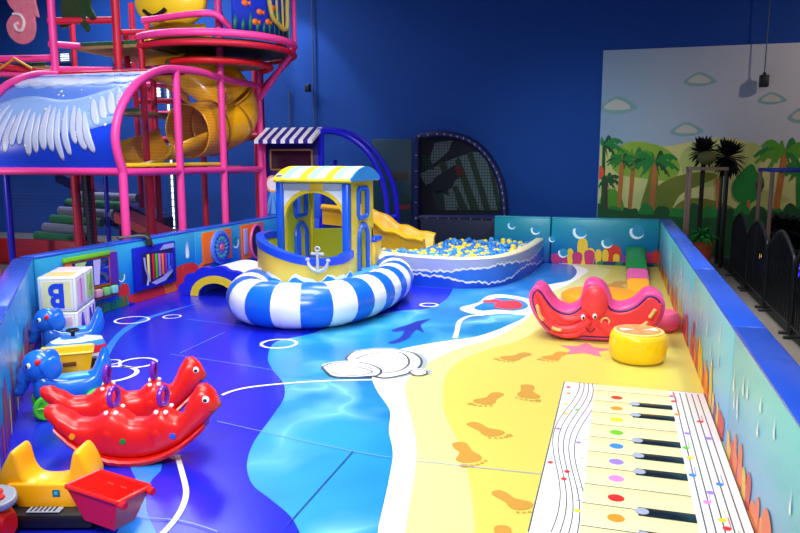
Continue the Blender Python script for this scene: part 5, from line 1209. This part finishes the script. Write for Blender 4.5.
# yellow smiling cushion high up
q = MB(); q.sph((-6.75, 10.2, 4.15), (.62, .3, .42), vin_yel, 24); q.tube(spline([(-7.05, 9.92, 3.98), (-6.85, 9.88, 3.88), (-6.65, 9.9, 3.98)], 5), .03, black, 8); q.tube([(-6.85, 9.88, 3.9), (-6.72, 9.9, 3.82)], .025, black, 8)
q.build('yellow_cushion', cf)
c_ = onY(182, 47, 10.9); q = MB(); q.sph(c_, (.62, .3, .34), mat('orange_cushion', (255, 150, 15), .35), 20); q.tube(spline([c_+Vector(v) for v in ((-.4, -.27, .0), (-.1, -.33, -.16), (.25, -.3, -.1), (.42, -.24, .05))], 5), .025, black, 8); q.build('orange_cushion', cf)
q = MB(); q.box((-6.6, 10.1, 3.68), (1.0, .06, .18), mat('olive_net_panel', (170, 130, 20), .6), .01); q.build('net_panel', cf)
q = MB(); q.prism([(-8.0, 3.0), (-8.0, 3.4), (-7.55, 3.42), (-7.6, 3.05), (-7.45, 2.6), (-7.25, 2.5)], .03, mat('orange_net', (225, 140, 40), .6), Matrix.Translation((.35, 11.2, 0))); q.build('net_panel', cf)
# seahorse and creature cutouts, hung things
def cut(px, Y, th, mt, bev=.012): 
    q = MB(); P_ = [onY(x, y, Y) for x, y in px]; q.prism([(p.x, p.z) for p in spline([(p.x, p.z, 0) for p in P_], 3, True)] if False else [(p.x, p.y) for p in spline([(p.x, p.z, 0) for p in P_], 3, True)], th, mt, Matrix.Translation((0, Y, 0)), bev, 2); return q
sh_ = thing('seahorse_cutout', 'pink seahorse cutout with a curled tail hanging on the climbing frame', 'cutout decoration', onY(20, 45, 8.72))
q = cut([(5, -12), (30, -12), (35, 4), (38, 17), (34, 16), (35, 28), (32, 39), (24, 44), (15, 42), (8, 34), (6, 24), (10, 16), (14, 12), (8, 4)], 8.7, .04, mat('seahorse_pink', (225, 120, 140), .5, var=.25, vscale=9)); q.build('body', sh_)
q = MB(); q.tube(spline([onY(x, y, 8.69) for x, y in ((13, 14), (20, 15), (24, 22), (22, 30), (17, 30), (15, 25), (18, 23))], 5), .022, mat('seahorse_pale', (235, 215, 215), .5), 8); q.build('tail_curl', sh_)
q = cut([(64, -12), (88, -12), (90, 6), (95, 16), (90, 19), (84, 14), (86, 22), (89, 28), (86, 32), (80, 24), (74, 22), (66, 27), (60, 27), (62, 16), (60, 10)], 9.3, .04, mat('creature_green', (14, 62, 20), .5, var=.4, vscale=8))
tag(q.build('creature_cutout'), 'dark green sea creature cutout on the climbing frame beside the seahorse', 'cutout decoration')
# lower level: slides, rollers, padded slopes seen under the canopy
post(-9.0, 9.0, -.02, 1.55, navyp, .05); post(-8.9, 10.6, -.02, 1.6, mat('black_foam', (12, 12, 22), .6), .06); post(-8.55, 10.7, -.02, 1.6, navyp, .04)
cpart('post', lambda q: q.tube([(-8.2, 9.55, -.02), (-8.2, 9.55, 1.56)], .07, crim, 12)); post(-8.02, 9.6, -.02, 1.56, mat('black_foam', (12, 12, 22), .6), .055)
post(-6.9, 9.62, -.02, 1.56, crim, .07)
redsl = mat('dark_red_vinyl', (165, 12, 18), .45); navsl = mat('navy_vinyl', (8, 12, 80), .45)
def slope(nm, a, b_, wd, th, mt):
    a = Vector(a); b_ = Vector(b_); d = (b_-a).normalized(); s_ = Vector((0, 1, 0))*wd/2; u_ = Vector((0, 0, th))
    cpart(nm, lambda q: q.add([a-s_, b_-s_, b_+s_, a+s_, a-s_+u_, b_-s_+u_, b_+s_+u_, a+s_+u_], [[3, 2, 1, 0], [4, 5, 6, 7], [0, 1, 5, 4], [1, 2, 6, 5], [2, 3, 7, 6], [3, 0, 4, 7]], mt, False))
slope('padded_slope', (-10.2, 11.6, 1.3), (-8.0, 11.6, .45), .5, .2, navsl); slope('padded_slope', (-10.0, 11.7, .9), (-8.2, 11.7, .4), .4, .32, redsl)
slope('padded_slope', (-9.6, 10.9, .85), (-7.2, 10.9, .1), .08, .1, navsl); slope('padded_slope', (-7.6, 9.9, .75), (-6.4, 9.9, .3), .5, .14, redsl)
cpart('padded_kerb', lambda q: q.box((-9.0, 9.75, .2), (2.2, .12, .42), redsl, .02)); cpart('padded_kerb', lambda q: q.box((-7.4, 11.6, .2), (3.2, .12, .5), redsl, .02))
rg = [mat('roller_green', (30, 110, 60), .5), mat('roller_grey', (120, 125, 145), .5)]
for k in range(6):
    q = MB(); y_ = 10.15+.2*k; z_ = .42+.13*k; q.tube([(-9.6, y_, z_), (-8.75+.1*k, y_, z_-.04)], .08, rg[k % 2], 12); o = q.build('foam_roller', cf)
rb = random.Random(9); bcol = [(190, 180, 120), (40, 110, 60), (150, 30, 40), (150, 150, 160), (200, 160, 40), (60, 60, 110)]
lab2 = ['cream', 'green', 'dark red', 'grey', 'mustard', 'slate blue']
q0 = None
bm_ = [mat('block_'+l.replace(' ', '_'), c, .6) for l, c in zip(lab2, bcol)]
prot = {}
k = 0
for row in range(5):
    for col in range(9):
        x = -8.0+.19*col+(.06 if row % 2 else 0); y = 9.95+.25*row; c = rb.randrange(6)
        if abs(x+6.9) < .14 and abs(y-9.95) < .1: continue
        if c not in prot: q = MB(); q.box((0, 0, .055), (.15, .2, .11), bm_[c], .03, 2); o = q.build('soft_block', None, True); prot[c] = o
        else: o = prot[c].copy(); C.collection.objects.link(o)
        o.location = (x, y, -.02); tag(o, lab2[c]+' soft block lying under the climbing frame behind the left barrier', 'soft block', lab2[c]+' blocks under the climbing frame')

# ---------------------------------------------------------------- arched net panel on the back wall
npn = thing('net_panel', 'arched dark blue net panel with a striped picture behind the ball pit', 'net panel', (-3.0, 13.5, 0))
NY = 13.45; navf = mat('navy_frame_foam', (8, 14, 78), .5)
def nP(px, Y=NY): return [onY(x, y, Y) for x, y in px]
arc_ = nP([(417, 218), (417, 137), (438, 134), (455, 136), (470, 141), (483, 151), (494, 166), (501, 183), (504, 200), (505, 218)])
q = MB(); P_ = [arc_[0], arc_[1]]+spline(arc_[1:], 5)[1:]; q.tube(P_+[arc_[0]], .07, navf, 10); fr_ = q.build('frame', npn)
q = MB(); bl = onY(505, 218, NY); q.tube([(bl.x, NY, bl.z), (bl.x, NY, 0)], .07, navf, 10); q.build('leg', npn); q = MB(); q.tube([(arc_[0].x, NY, arc_[0].z), (arc_[0].x, NY, 0)], .07, navf, 10); q.build('leg', npn)
q = MB(); q.prism([(p.x, p.z) for p in [arc_[0]]+spline(arc_[1:], 5)], .03, mat('picture_dark', (16, 22, 26), .7), Matrix.Translation((0, NY+.06, 0)))
zw = mat('stripe_grey', (100, 122, 120), .7); zg = mat('leaf_dark_green', (20, 55, 35), .7); zr = mat('flower_dark_red', (110, 30, 15), .7); zo = mat('stripe_olive', (40, 62, 26), .7)
def pic(px, mt, off=.055): q.poly([Vector((p.x, NY+off, p.z)) for p in nP(px)], mt)
def zz(x, y): return (380+x/4.443, 120+y/4.44)
pic([zz(*p) for p in ((210, 200), (240, 100), (320, 90), (300, 140), (230, 200))], zw)
pic([zz(*p) for p in ((170, 240), (300, 180), (400, 145), (450, 140), (500, 200), (535, 290), (545, 400), (350, 400), (300, 330), (240, 270), (200, 290))], zw, .05)
for P4 in (((385, 150), (410, 145), (490, 400), (460, 400)), ((330, 180), (350, 165), (440, 400), (400, 400)), ((470, 160), (495, 190), (540, 400), (520, 400)), ((320, 300), (340, 290), (390, 400), (350, 400)), ((255, 190), (290, 185), (300, 230), (275, 240))): pic([zz(*p) for p in P4], zo, .045)
pic([zz(*p) for p in ((235, 260), (330, 200), (370, 220), (360, 250), (330, 270), (320, 300), (250, 330))], MC['picture_dark'], .04)
pic([zz(*p) for p in ((330, 215), (350, 200), (372, 235), (345, 255))], zr, .035); pic([zz(*p) for p in ((185, 150), (215, 160), (240, 220), (190, 215))], zg, .04); pic([zz(*p) for p in ((230, 320), (300, 310), (320, 400), (250, 400))], zg, .04); pic([zz(*p) for p in ((280, 330), (330, 340), (340, 400), (290, 400))], zw, .035)
q.build('picture', npn)
netd = mat('net_cord_dark', (14, 18, 50), .8)
q = MB(); xs0, xs1 = arc_[0].x, bl.x; ztp = max(p.z for p in arc_); 
sp_ = spline(arc_[1:], 5)
def ztopx(x):
    best = arc_[0].z
    for a, b_ in zip(sp_, sp_[1:]):
        if min(a.x, b_.x) <= x <= max(a.x, b_.x) and abs(b_.x-a.x) > 1e-6: best = max(best, a.z+(b_.z-a.z)*(x-a.x)/(b_.x-a.x))
    return best
x = xs0+.04
while x < xs1-.03:
    q.tube([(x, NY, arc_[0].z), (x, NY, ztopx(x))], .004, netd, 4); x += .055
z_ = arc_[0].z+.05
while z_ < ztp-.03:
    xe = [x_/100 for x_ in range(int(xs0*100), int(xs1*100)) if ztopx(x_/100) > z_]
    if xe: q.tube([(xs0, NY-.008, z_), (max(xe), NY-.008, z_)], .004, netd, 4)
    z_ += .055
q.build('netting', npn)
q = MB()
for p in P_[2::2]: q.box((p.x, NY-.02, p.z), (.02, .14, .04), mat('lashing_white', (150, 150, 175), .6), .004)
for k in range(9): q.box((xs0+(xs1-xs0)*k/8, NY-.02, arc_[0].z), (.015, .14, .05), MC['lashing_white'], .004)
for k in range(5): q.box((xs0, NY-.02, arc_[0].z+.3*k), (.05, .14, .015), MC['lashing_white'], .004)
q.build('lashing', npn)
q = MB(); a = onY(372, 139, 13.6); b_ = onY(412, 225, 13.6); q.box(((a.x+b_.x)/2, 13.6, (a.z+b_.z)/2), (b_.x-a.x, .04, a.z-b_.z), mat('teal_dark_panel', (12, 58, 78), .5), .03)
tl_ = q; c1 = onY(400, 176, 13.57); q.box((c1.x, 13.575, c1.z), (.3, .01, .12), mat('panel_brown', (60, 45, 30), .6), 0); c1 = onY(404, 202, 13.57); q.box((c1.x, 13.575, c1.z+.05), (.26, .01, .1), zg, 0); c1 = onY(404, 207, 13.57); q.box((c1.x, 13.573, c1.z), (.24, .01, .09), mat('panel_red', (120, 18, 20), .6), 0)
q.box(((a.x+b_.x)/2, 13.6, .25), (b_.x-a.x-.1, .05, .5), navf, .01)
tag(q.build('back_panel'), 'dark teal panel standing left of the arched net panel', 'panel')
q = MB(); a = onY(421, 218, 13.2); b_ = onY(503, 240, 13.2); q.box(((a.x+b_.x)/2, 13.2, (a.z)/2-.01), (b_.x-a.x, .08, a.z), mat('dark_blue_board', (14, 30, 62), .6), .01)
tag(q.build('low_screen'), 'dark blue low screen below the arched net panel, behind the ball pit', 'screen')

# conduits and hanging speakers
mcon = mat('conduit_grey', (70, 75, 95), .5)
for px, y0 in ((312, 0), (289, 90)):
    q = MB(); a = onY(px, y0, 13.9); q.tube([(a.x, 13.9, -.02), (a.x, 13.9, min(6.9, a.z+(2 if y0 == 0 else 0)))], .014, mcon, 8)
    tag(q.build('wall_conduit'), 'thin grey vertical conduit on the blue wall, '+('the taller one' if y0 == 0 else 'the short one near the awning'), 'conduit', 'conduits on the blue wall')
t = thing('hanging_speaker', 'small black speaker hanging on a thin pole in front of the jungle mural', 'speaker', onY(764, 81, 13.7))
c_ = onY(764, 81, 13.7)
q = MB(); q.box((c_.x, c_.y, c_.z), (.14, .14, .2), black, .015); q.build('housing', t); q = MB(); q.tube([(c_.x, c_.y, c_.z+.1), (c_.x, c_.y, 6.9)], .01, mat('rod_teal', (60, 95, 100), .5), 8); q.build('rod', t); q = MB(); q.box((c_.x, c_.y, c_.z+.12), (.05, .05, .05), black, .01); q.build('bracket', t)
q = MB(); c_ = onY(308, 88, 13.8); q.box((c_.x, c_.y, c_.z), (.1, .12, .15), black, .015); tag(q.build('wall_speaker'), 'tiny black box on the tall grey conduit high on the blue wall', 'speaker')

# ---------------------------------------------------------------- jungle mural
MY = 13.93
mu = MB(); a = onY(603.5, 50, MY)
msky = ramp_mat('mural_sky', 'X', [(0, (150, 175, 195)), (1, (205, 205, 205))], .7, .05, 1, -.4, 3)
mu.box(((a.x+7)/2, MY, a.z/2-.01), (7-a.x, .03, a.z), msky, 0)
MYF = MY-.0155; lay = [0]
def mp_(px, mt):
    lay[0] += 1; P_ = nP(px, MYF)
    mu.poly([Vector((max(a.x+.01, p.x), MYF-.00025*lay[0], max(.01, min(a.z-.01, p.z)))) for p in P_], mt)
def mps(px, mt, n=4): mp_([(p.x, p.y) for p in spline([(x, y, 0) for x, y in px], n, True)], mt)
jl = [mat('jungle_%d' % i, c, .7) for i, c in enumerate(((190, 200, 110), (150, 185, 50), (90, 160, 30), (25, 135, 45), (15, 85, 35), (120, 130, 35), (220, 215, 130)))]
trunk = mat('mural_trunk', (195, 115, 45), .7); trunkd = mat('mural_trunk_dark', (80, 50, 30), .7); cl_ = [mat('mural_cloud_edge', (135, 175, 170), .7), mat('mural_cloud', (205, 200, 185), .7)]
for cx_, cy_, w_, h_ in ((618, 106, 20, 10), (700, 80, 17, 8), (687, 130, 17, 8), (772, 99, 15, 7), (803, 116, 16, 9)):
    mps([(cx_-w_, cy_+2), (cx_-w_*.5, cy_-h_*.6), (cx_, cy_-h_), (cx_+w_*.6, cy_-h_*.5), (cx_+w_, cy_+h_*.2), (cx_+w_*.5, cy_+h_*.6), (cx_, cy_+h_*.8), (cx_-w_*.6, cy_+h_*.7)], cl_[0])
    mps([(cx_-w_*.7, cy_+1), (cx_-w_*.3, cy_-h_*.5), (cx_, cy_-h_*.65), (cx_+w_*.5, cy_-h_*.2), (cx_+w_*.55, cy_+h_*.3), (cx_-w_*.3, cy_+h_*.4)], cl_[1])
mps([(596, 160), (612, 148), (640, 142), (665, 146), (690, 142), (712, 138), (740, 140), (770, 150), (800, 146), (830, 150), (840, 330), (590, 330)], jl[6])
for c_, px in ((0, [(680, 160), (690, 145), (705, 141), (720, 148), (726, 165), (715, 185), (690, 185)]), (1, [(612, 152), (630, 142), (650, 143), (668, 150), (680, 165), (672, 180), (640, 178), (615, 172)]), (0, [(740, 150), (756, 143), (768, 160), (766, 190), (745, 190)]), (6, [(760, 165), (780, 160), (800, 170), (800, 210), (765, 210)])): mps(px, jl[c_])
# big curved leaves
for px, c_ in (([(652, 215), (655, 190), (672, 178), (700, 172), (718, 176), (700, 185), (680, 195), (668, 214)], 5), ([(640, 210), (648, 180), (652, 160), (658, 178), (656, 205), (650, 215)], 5), ([(672, 216), (680, 202), (700, 198), (730, 206), (745, 220), (700, 222)], 5), ([(735, 215), (745, 195), (765, 190), (790, 200), (770, 206), (755, 218)], 0), ([(600, 205), (606, 190), (618, 192), (624, 212)], 2)): mps(px, jl[c_])
def palm(x, y, s_, c1, tr, lean=0, th=3):
    mps([(x-th/2, y), (x+th/2, y), (x+th/2+lean*.5, y+45), (x+th/2+lean, y+95), (x-th/2-1+lean, y+95), (x-th/2+lean*.5, y+45)], tr, 2)
    for q_, (ang, L_) in enumerate(((-172, 1), (-140, .95), (-105, .6), (-65, .8), (-28, 1), (8, .95), (40, .75), (172, .95), (140, .75), (70, .5))):
        a_ = R(ang); tip = (x+math.cos(a_)*s_*L_, y+math.sin(a_)*s_*L_*.7+.22*s_); md = (x+math.cos(a_)*s_*.55*L_, y+math.sin(a_)*s_*.55*L_-.14*s_)
        bez = lambda t: ((1-t)**2*x+2*t*(1-t)*md[0]+t*t*tip[0], (1-t)**2*y+2*t*(1-t)*md[1]+t*t*tip[1])
        up_ = [(bez(t)[0], bez(t)[1]-.10*s_*math.sin(PI*t)) for t in (0, .2, .4, .6, .8)]; dn = []
        for k in range(7, 0, -1):
            t = k/8; b0 = bez(t); dn += [(b0[0]+.03*s_*math.cos(a_), b0[1]+(.22 if k % 2 else .1)*s_*math.sin(PI*t)**.5)]
        mp_(up_+[tip]+dn, jl[c1 if q_ % 3 else min(4, c1+1)])
palm(634, 158, 24, 2, trunk, -8, 4); palm(655, 162, 26, 3, trunk, -6, 5); palm(604, 145, 22, 3, jl[4], -2, 3); palm(606, 180, 17, 4, trunkd, 0, 3); palm(785, 152, 32, 2, trunk, -14, 6); palm(800, 170, 20, 3, jl[3], 0, 7)
palm(622, 160, 16, 3, trunk, -6, 4)
mps([(596, 168), (602, 166), (604, 174), (600, 179), (596, 177)], mat('mural_flower', (240, 90, 40), .7)); mps([(735, 180), (745, 168), (752, 164), (757, 172), (764, 180), (760, 195), (748, 204), (736, 200), (732, 190)], jl[3]); mps([(755, 184), (760, 180), (764, 186), (758, 192)], trunkd)
mp_([(747, 200), (750, 200), (748, 235), (744, 235)], trunk); mp_([(715, 178), (719, 178), (722, 235), (716, 235)], trunk)
for k in range(14): x_ = 598+k*16; mps([(x_-9, 222), (x_-6, 208), (x_, 203+3*(k % 3)), (x_+7, 209), (x_+9, 222)], jl[3 if k % 2 else 4])
mps([(590, 218), (640, 214), (700, 218), (760, 214), (830, 218), (840, 330), (590, 330)], jl[4])
tag(mu.build('jungle_mural'), 'wide jungle mural of palms, big leaves and clouds fixed to the blue wall', 'mural')

# ---------------------------------------------------------------- right-hand side: frames, plants and fences
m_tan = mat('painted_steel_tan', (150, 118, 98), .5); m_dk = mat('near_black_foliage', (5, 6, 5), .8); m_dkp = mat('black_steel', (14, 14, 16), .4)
def tall_frame(x0, x1, Y, top, tm, label, ye=.5):
    t = thing('canopy_frame', label, 'frame', ((x0+x1)/2, Y+ye/2, -.02), 0, 'steel canopy frames in the seating area')
    for x in (x0, x1):
        for y in (Y, Y+ye): q = MB(); q.box((x, y, top/2-.01), (.05, .05, top), m_tan if x == x0 else m_dkp, .006); q.build('upright', t)
    for y in (Y, Y+ye): q = MB(); q.box(((x0+x1)/2, y, top), (x1-x0+.06, .06, .05), tm, .006); q.build('top_rail', t)
    for x in (x0, x1): q = MB(); q.box((x, Y+ye/2, top), (.05, ye, .05), tm, .006); q.build('side_rail', t)
    return t
tall_frame(1.13, 1.66, 12.6, 1.58, m_tan, 'tan steel frame standing past the right barrier corner, under a black plant')
tall_frame(2.07, 2.75, 11.2, 1.58, mat('blue_rail', (40, 60, 170), .5), 'steel frame with a blue top rail at the right edge', .9)
def bushy(c, n_, R0_, leaf, mt, seed, label, name='palm_plant', stem=True, squash=.8, droop=.25, lo=-.5):
    rg_ = random.Random(seed); t = thing(name, label, 'plant', (c[0], c[1], -.02))
    q = MB()
    for k in range(n_):
        a = rg_.uniform(0, 2*PI); e = rg_.uniform(lo, 1.3); d = Vector((math.cos(a)*math.cos(e), math.sin(a)*math.cos(e), math.sin(e)*squash)); s_ = d.cross(Vector((0, 0, 1))).normalized(); p0 = Vector(c)+d*R0_*.15; L_ = leaf*rg_.uniform(.7, 1.1)
        p1_ = p0+d*L_*.6; p2_ = p0+d*L_-Vector((0, 0, L_*droop)); w_ = L_*.12
        q.add([p0-s_*w_*.3, p0+s_*w_*.3, p1_+s_*w_, p1_-s_*w_, p2_, p1_+Vector((0, 0, .01))], [[0, 1, 2, 5], [0, 5, 3], [5, 2, 4], [3, 5, 4]], mt, False)
    q.build('foliage', t)
    if stem: q = MB(); q.tube([(c[0], c[1], -.02), (c[0], c[1], c[2])], .035, mat('plant_stem', (40, 28, 18), .8), 8); q.build('stem', t)
    return t
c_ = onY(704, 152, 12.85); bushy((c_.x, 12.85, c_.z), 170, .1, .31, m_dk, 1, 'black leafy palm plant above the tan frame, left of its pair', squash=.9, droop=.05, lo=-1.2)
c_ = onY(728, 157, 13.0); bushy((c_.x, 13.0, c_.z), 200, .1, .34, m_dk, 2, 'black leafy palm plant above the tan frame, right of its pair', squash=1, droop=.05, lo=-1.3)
q = MB(); c_ = onY(707, 158, 12.5); q.sph((c_.x, 12.55, c_.z), (.14, .12, .11), mat('pineapple_olive', (95, 95, 35), .6), 14); tag(q.build('fruit_ornament'), 'round olive fruit ornament among the black palm leaves', 'ornament')
q = MB(); q.lathe([(.12, -.018), (.17, .25), (.19, .42), (.2, .44), (.001, .43)], (1.32, 12.35, 0), mat('terracotta', (190, 80, 40), .6), 24); tag(q.build('planter', auto=60), 'orange terracotta planter behind the far end of the right barrier', 'planter')
bushy((1.35, 12.38, .5), 60, .05, .28, jl[3], 6, 'small green plant in the orange planter', 'leafy_plant', False)
# row of fence panels with arched tops
def make_fence():
    t = thing('fence_panel', 'black', 'fence', (0, 0, 0), 0, 'black arched fence panels along the seating area')
    L_ = 1.3; H_ = .86
    q = MB(); q.tube(spline([(0, 0, .03), (0, 0, H_*.8), (0, .12, H_*.97), (0, L_/2, H_+.13), (0, L_-.12, H_*.97), (0, L_, H_*.8), (0, L_, .03)], 5), .02, m_dkp, 8); q.build('frame', t, True)
    for k in range(1, 13):
        y_ = L_*k/13; q = MB(); q.tube([(0, y_, .12), (0, y_, H_*.95+.16*math.sin(PI*k/13))], .008, m_dkp, 6); q.build('bar', t, True)
    q = MB(); q.tube([(0, 0, .12), (0, L_, .12)], .012, m_dkp, 6); q.build('bottom_rail', t, True)
    for y_ in (.08, L_-.08): q = MB(); q.box((0, y_, .015), (.16, .04, .03), m_dkp, .008); q.build('foot', t, True)
    return t
fp = make_fence(); fp.location = (1.72, 5.2, -.02); fp['label'] = 'black arched fence panel nearest the camera, at the right edge of the picture'
fl_ = ['second black arched fence panel from the right edge', 'third black arched fence panel from the right edge', 'fourth black arched fence panel from the right edge', 'farthest black arched fence panel, near the tan frame']
for k in range(4): dup(fp, (1.72, 6.55+1.35*k, -.02), 0, fl_[k])
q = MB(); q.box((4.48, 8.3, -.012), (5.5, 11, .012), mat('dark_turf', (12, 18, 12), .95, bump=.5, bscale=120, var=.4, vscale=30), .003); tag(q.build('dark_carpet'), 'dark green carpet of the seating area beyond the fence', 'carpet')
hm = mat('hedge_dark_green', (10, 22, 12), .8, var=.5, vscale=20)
for k, (x, y, h_) in enumerate(((2.5, 6.3, .9), (2.8, 8.0, 1.0), (2.65, 9.7, 1.0), (3.6, 10.8, 1.05), (2.55, 12.6, 1.0), (3.7, 7.0, .9))):
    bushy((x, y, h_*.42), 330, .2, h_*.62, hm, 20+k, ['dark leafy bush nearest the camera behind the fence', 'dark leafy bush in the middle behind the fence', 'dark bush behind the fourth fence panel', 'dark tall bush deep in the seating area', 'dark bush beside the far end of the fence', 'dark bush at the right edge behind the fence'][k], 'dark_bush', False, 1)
lm = [mat('lamp_violet', (70, 50, 255), .4, emit=3), mat('lamp_amber', (255, 190, 90), .4, emit=3)]
for px, py, X_, r_, c, l in ((757, 257, 2.35, .025, 0, 'small violet glowing lamp left of its twin behind the fence'), (765, 268, 2.3, .02, 0, 'small violet glowing lamp right of its twin behind the fence'), (799, 271, 2.25, .05, 0, 'bright violet glowing lamp at the right edge'), (760, 256, 2.1, .022, 1, 'small amber lamp glowing behind the fence')):
    p = onX(px, py, X_); t = thing('garden_lamp', l, 'lamp', (p.x, p.y, -.01), 0, 'small lamps in the seating area'); q = MB(); q.sph(p, (r_, r_, r_*1.8), lm[c], 10); q.build('glow_head', t); q = MB(); q.tube([(p.x, p.y, -.01), (p.x, p.y, p.z-r_)], .008, m_dkp, 6); q.build('stake', t)
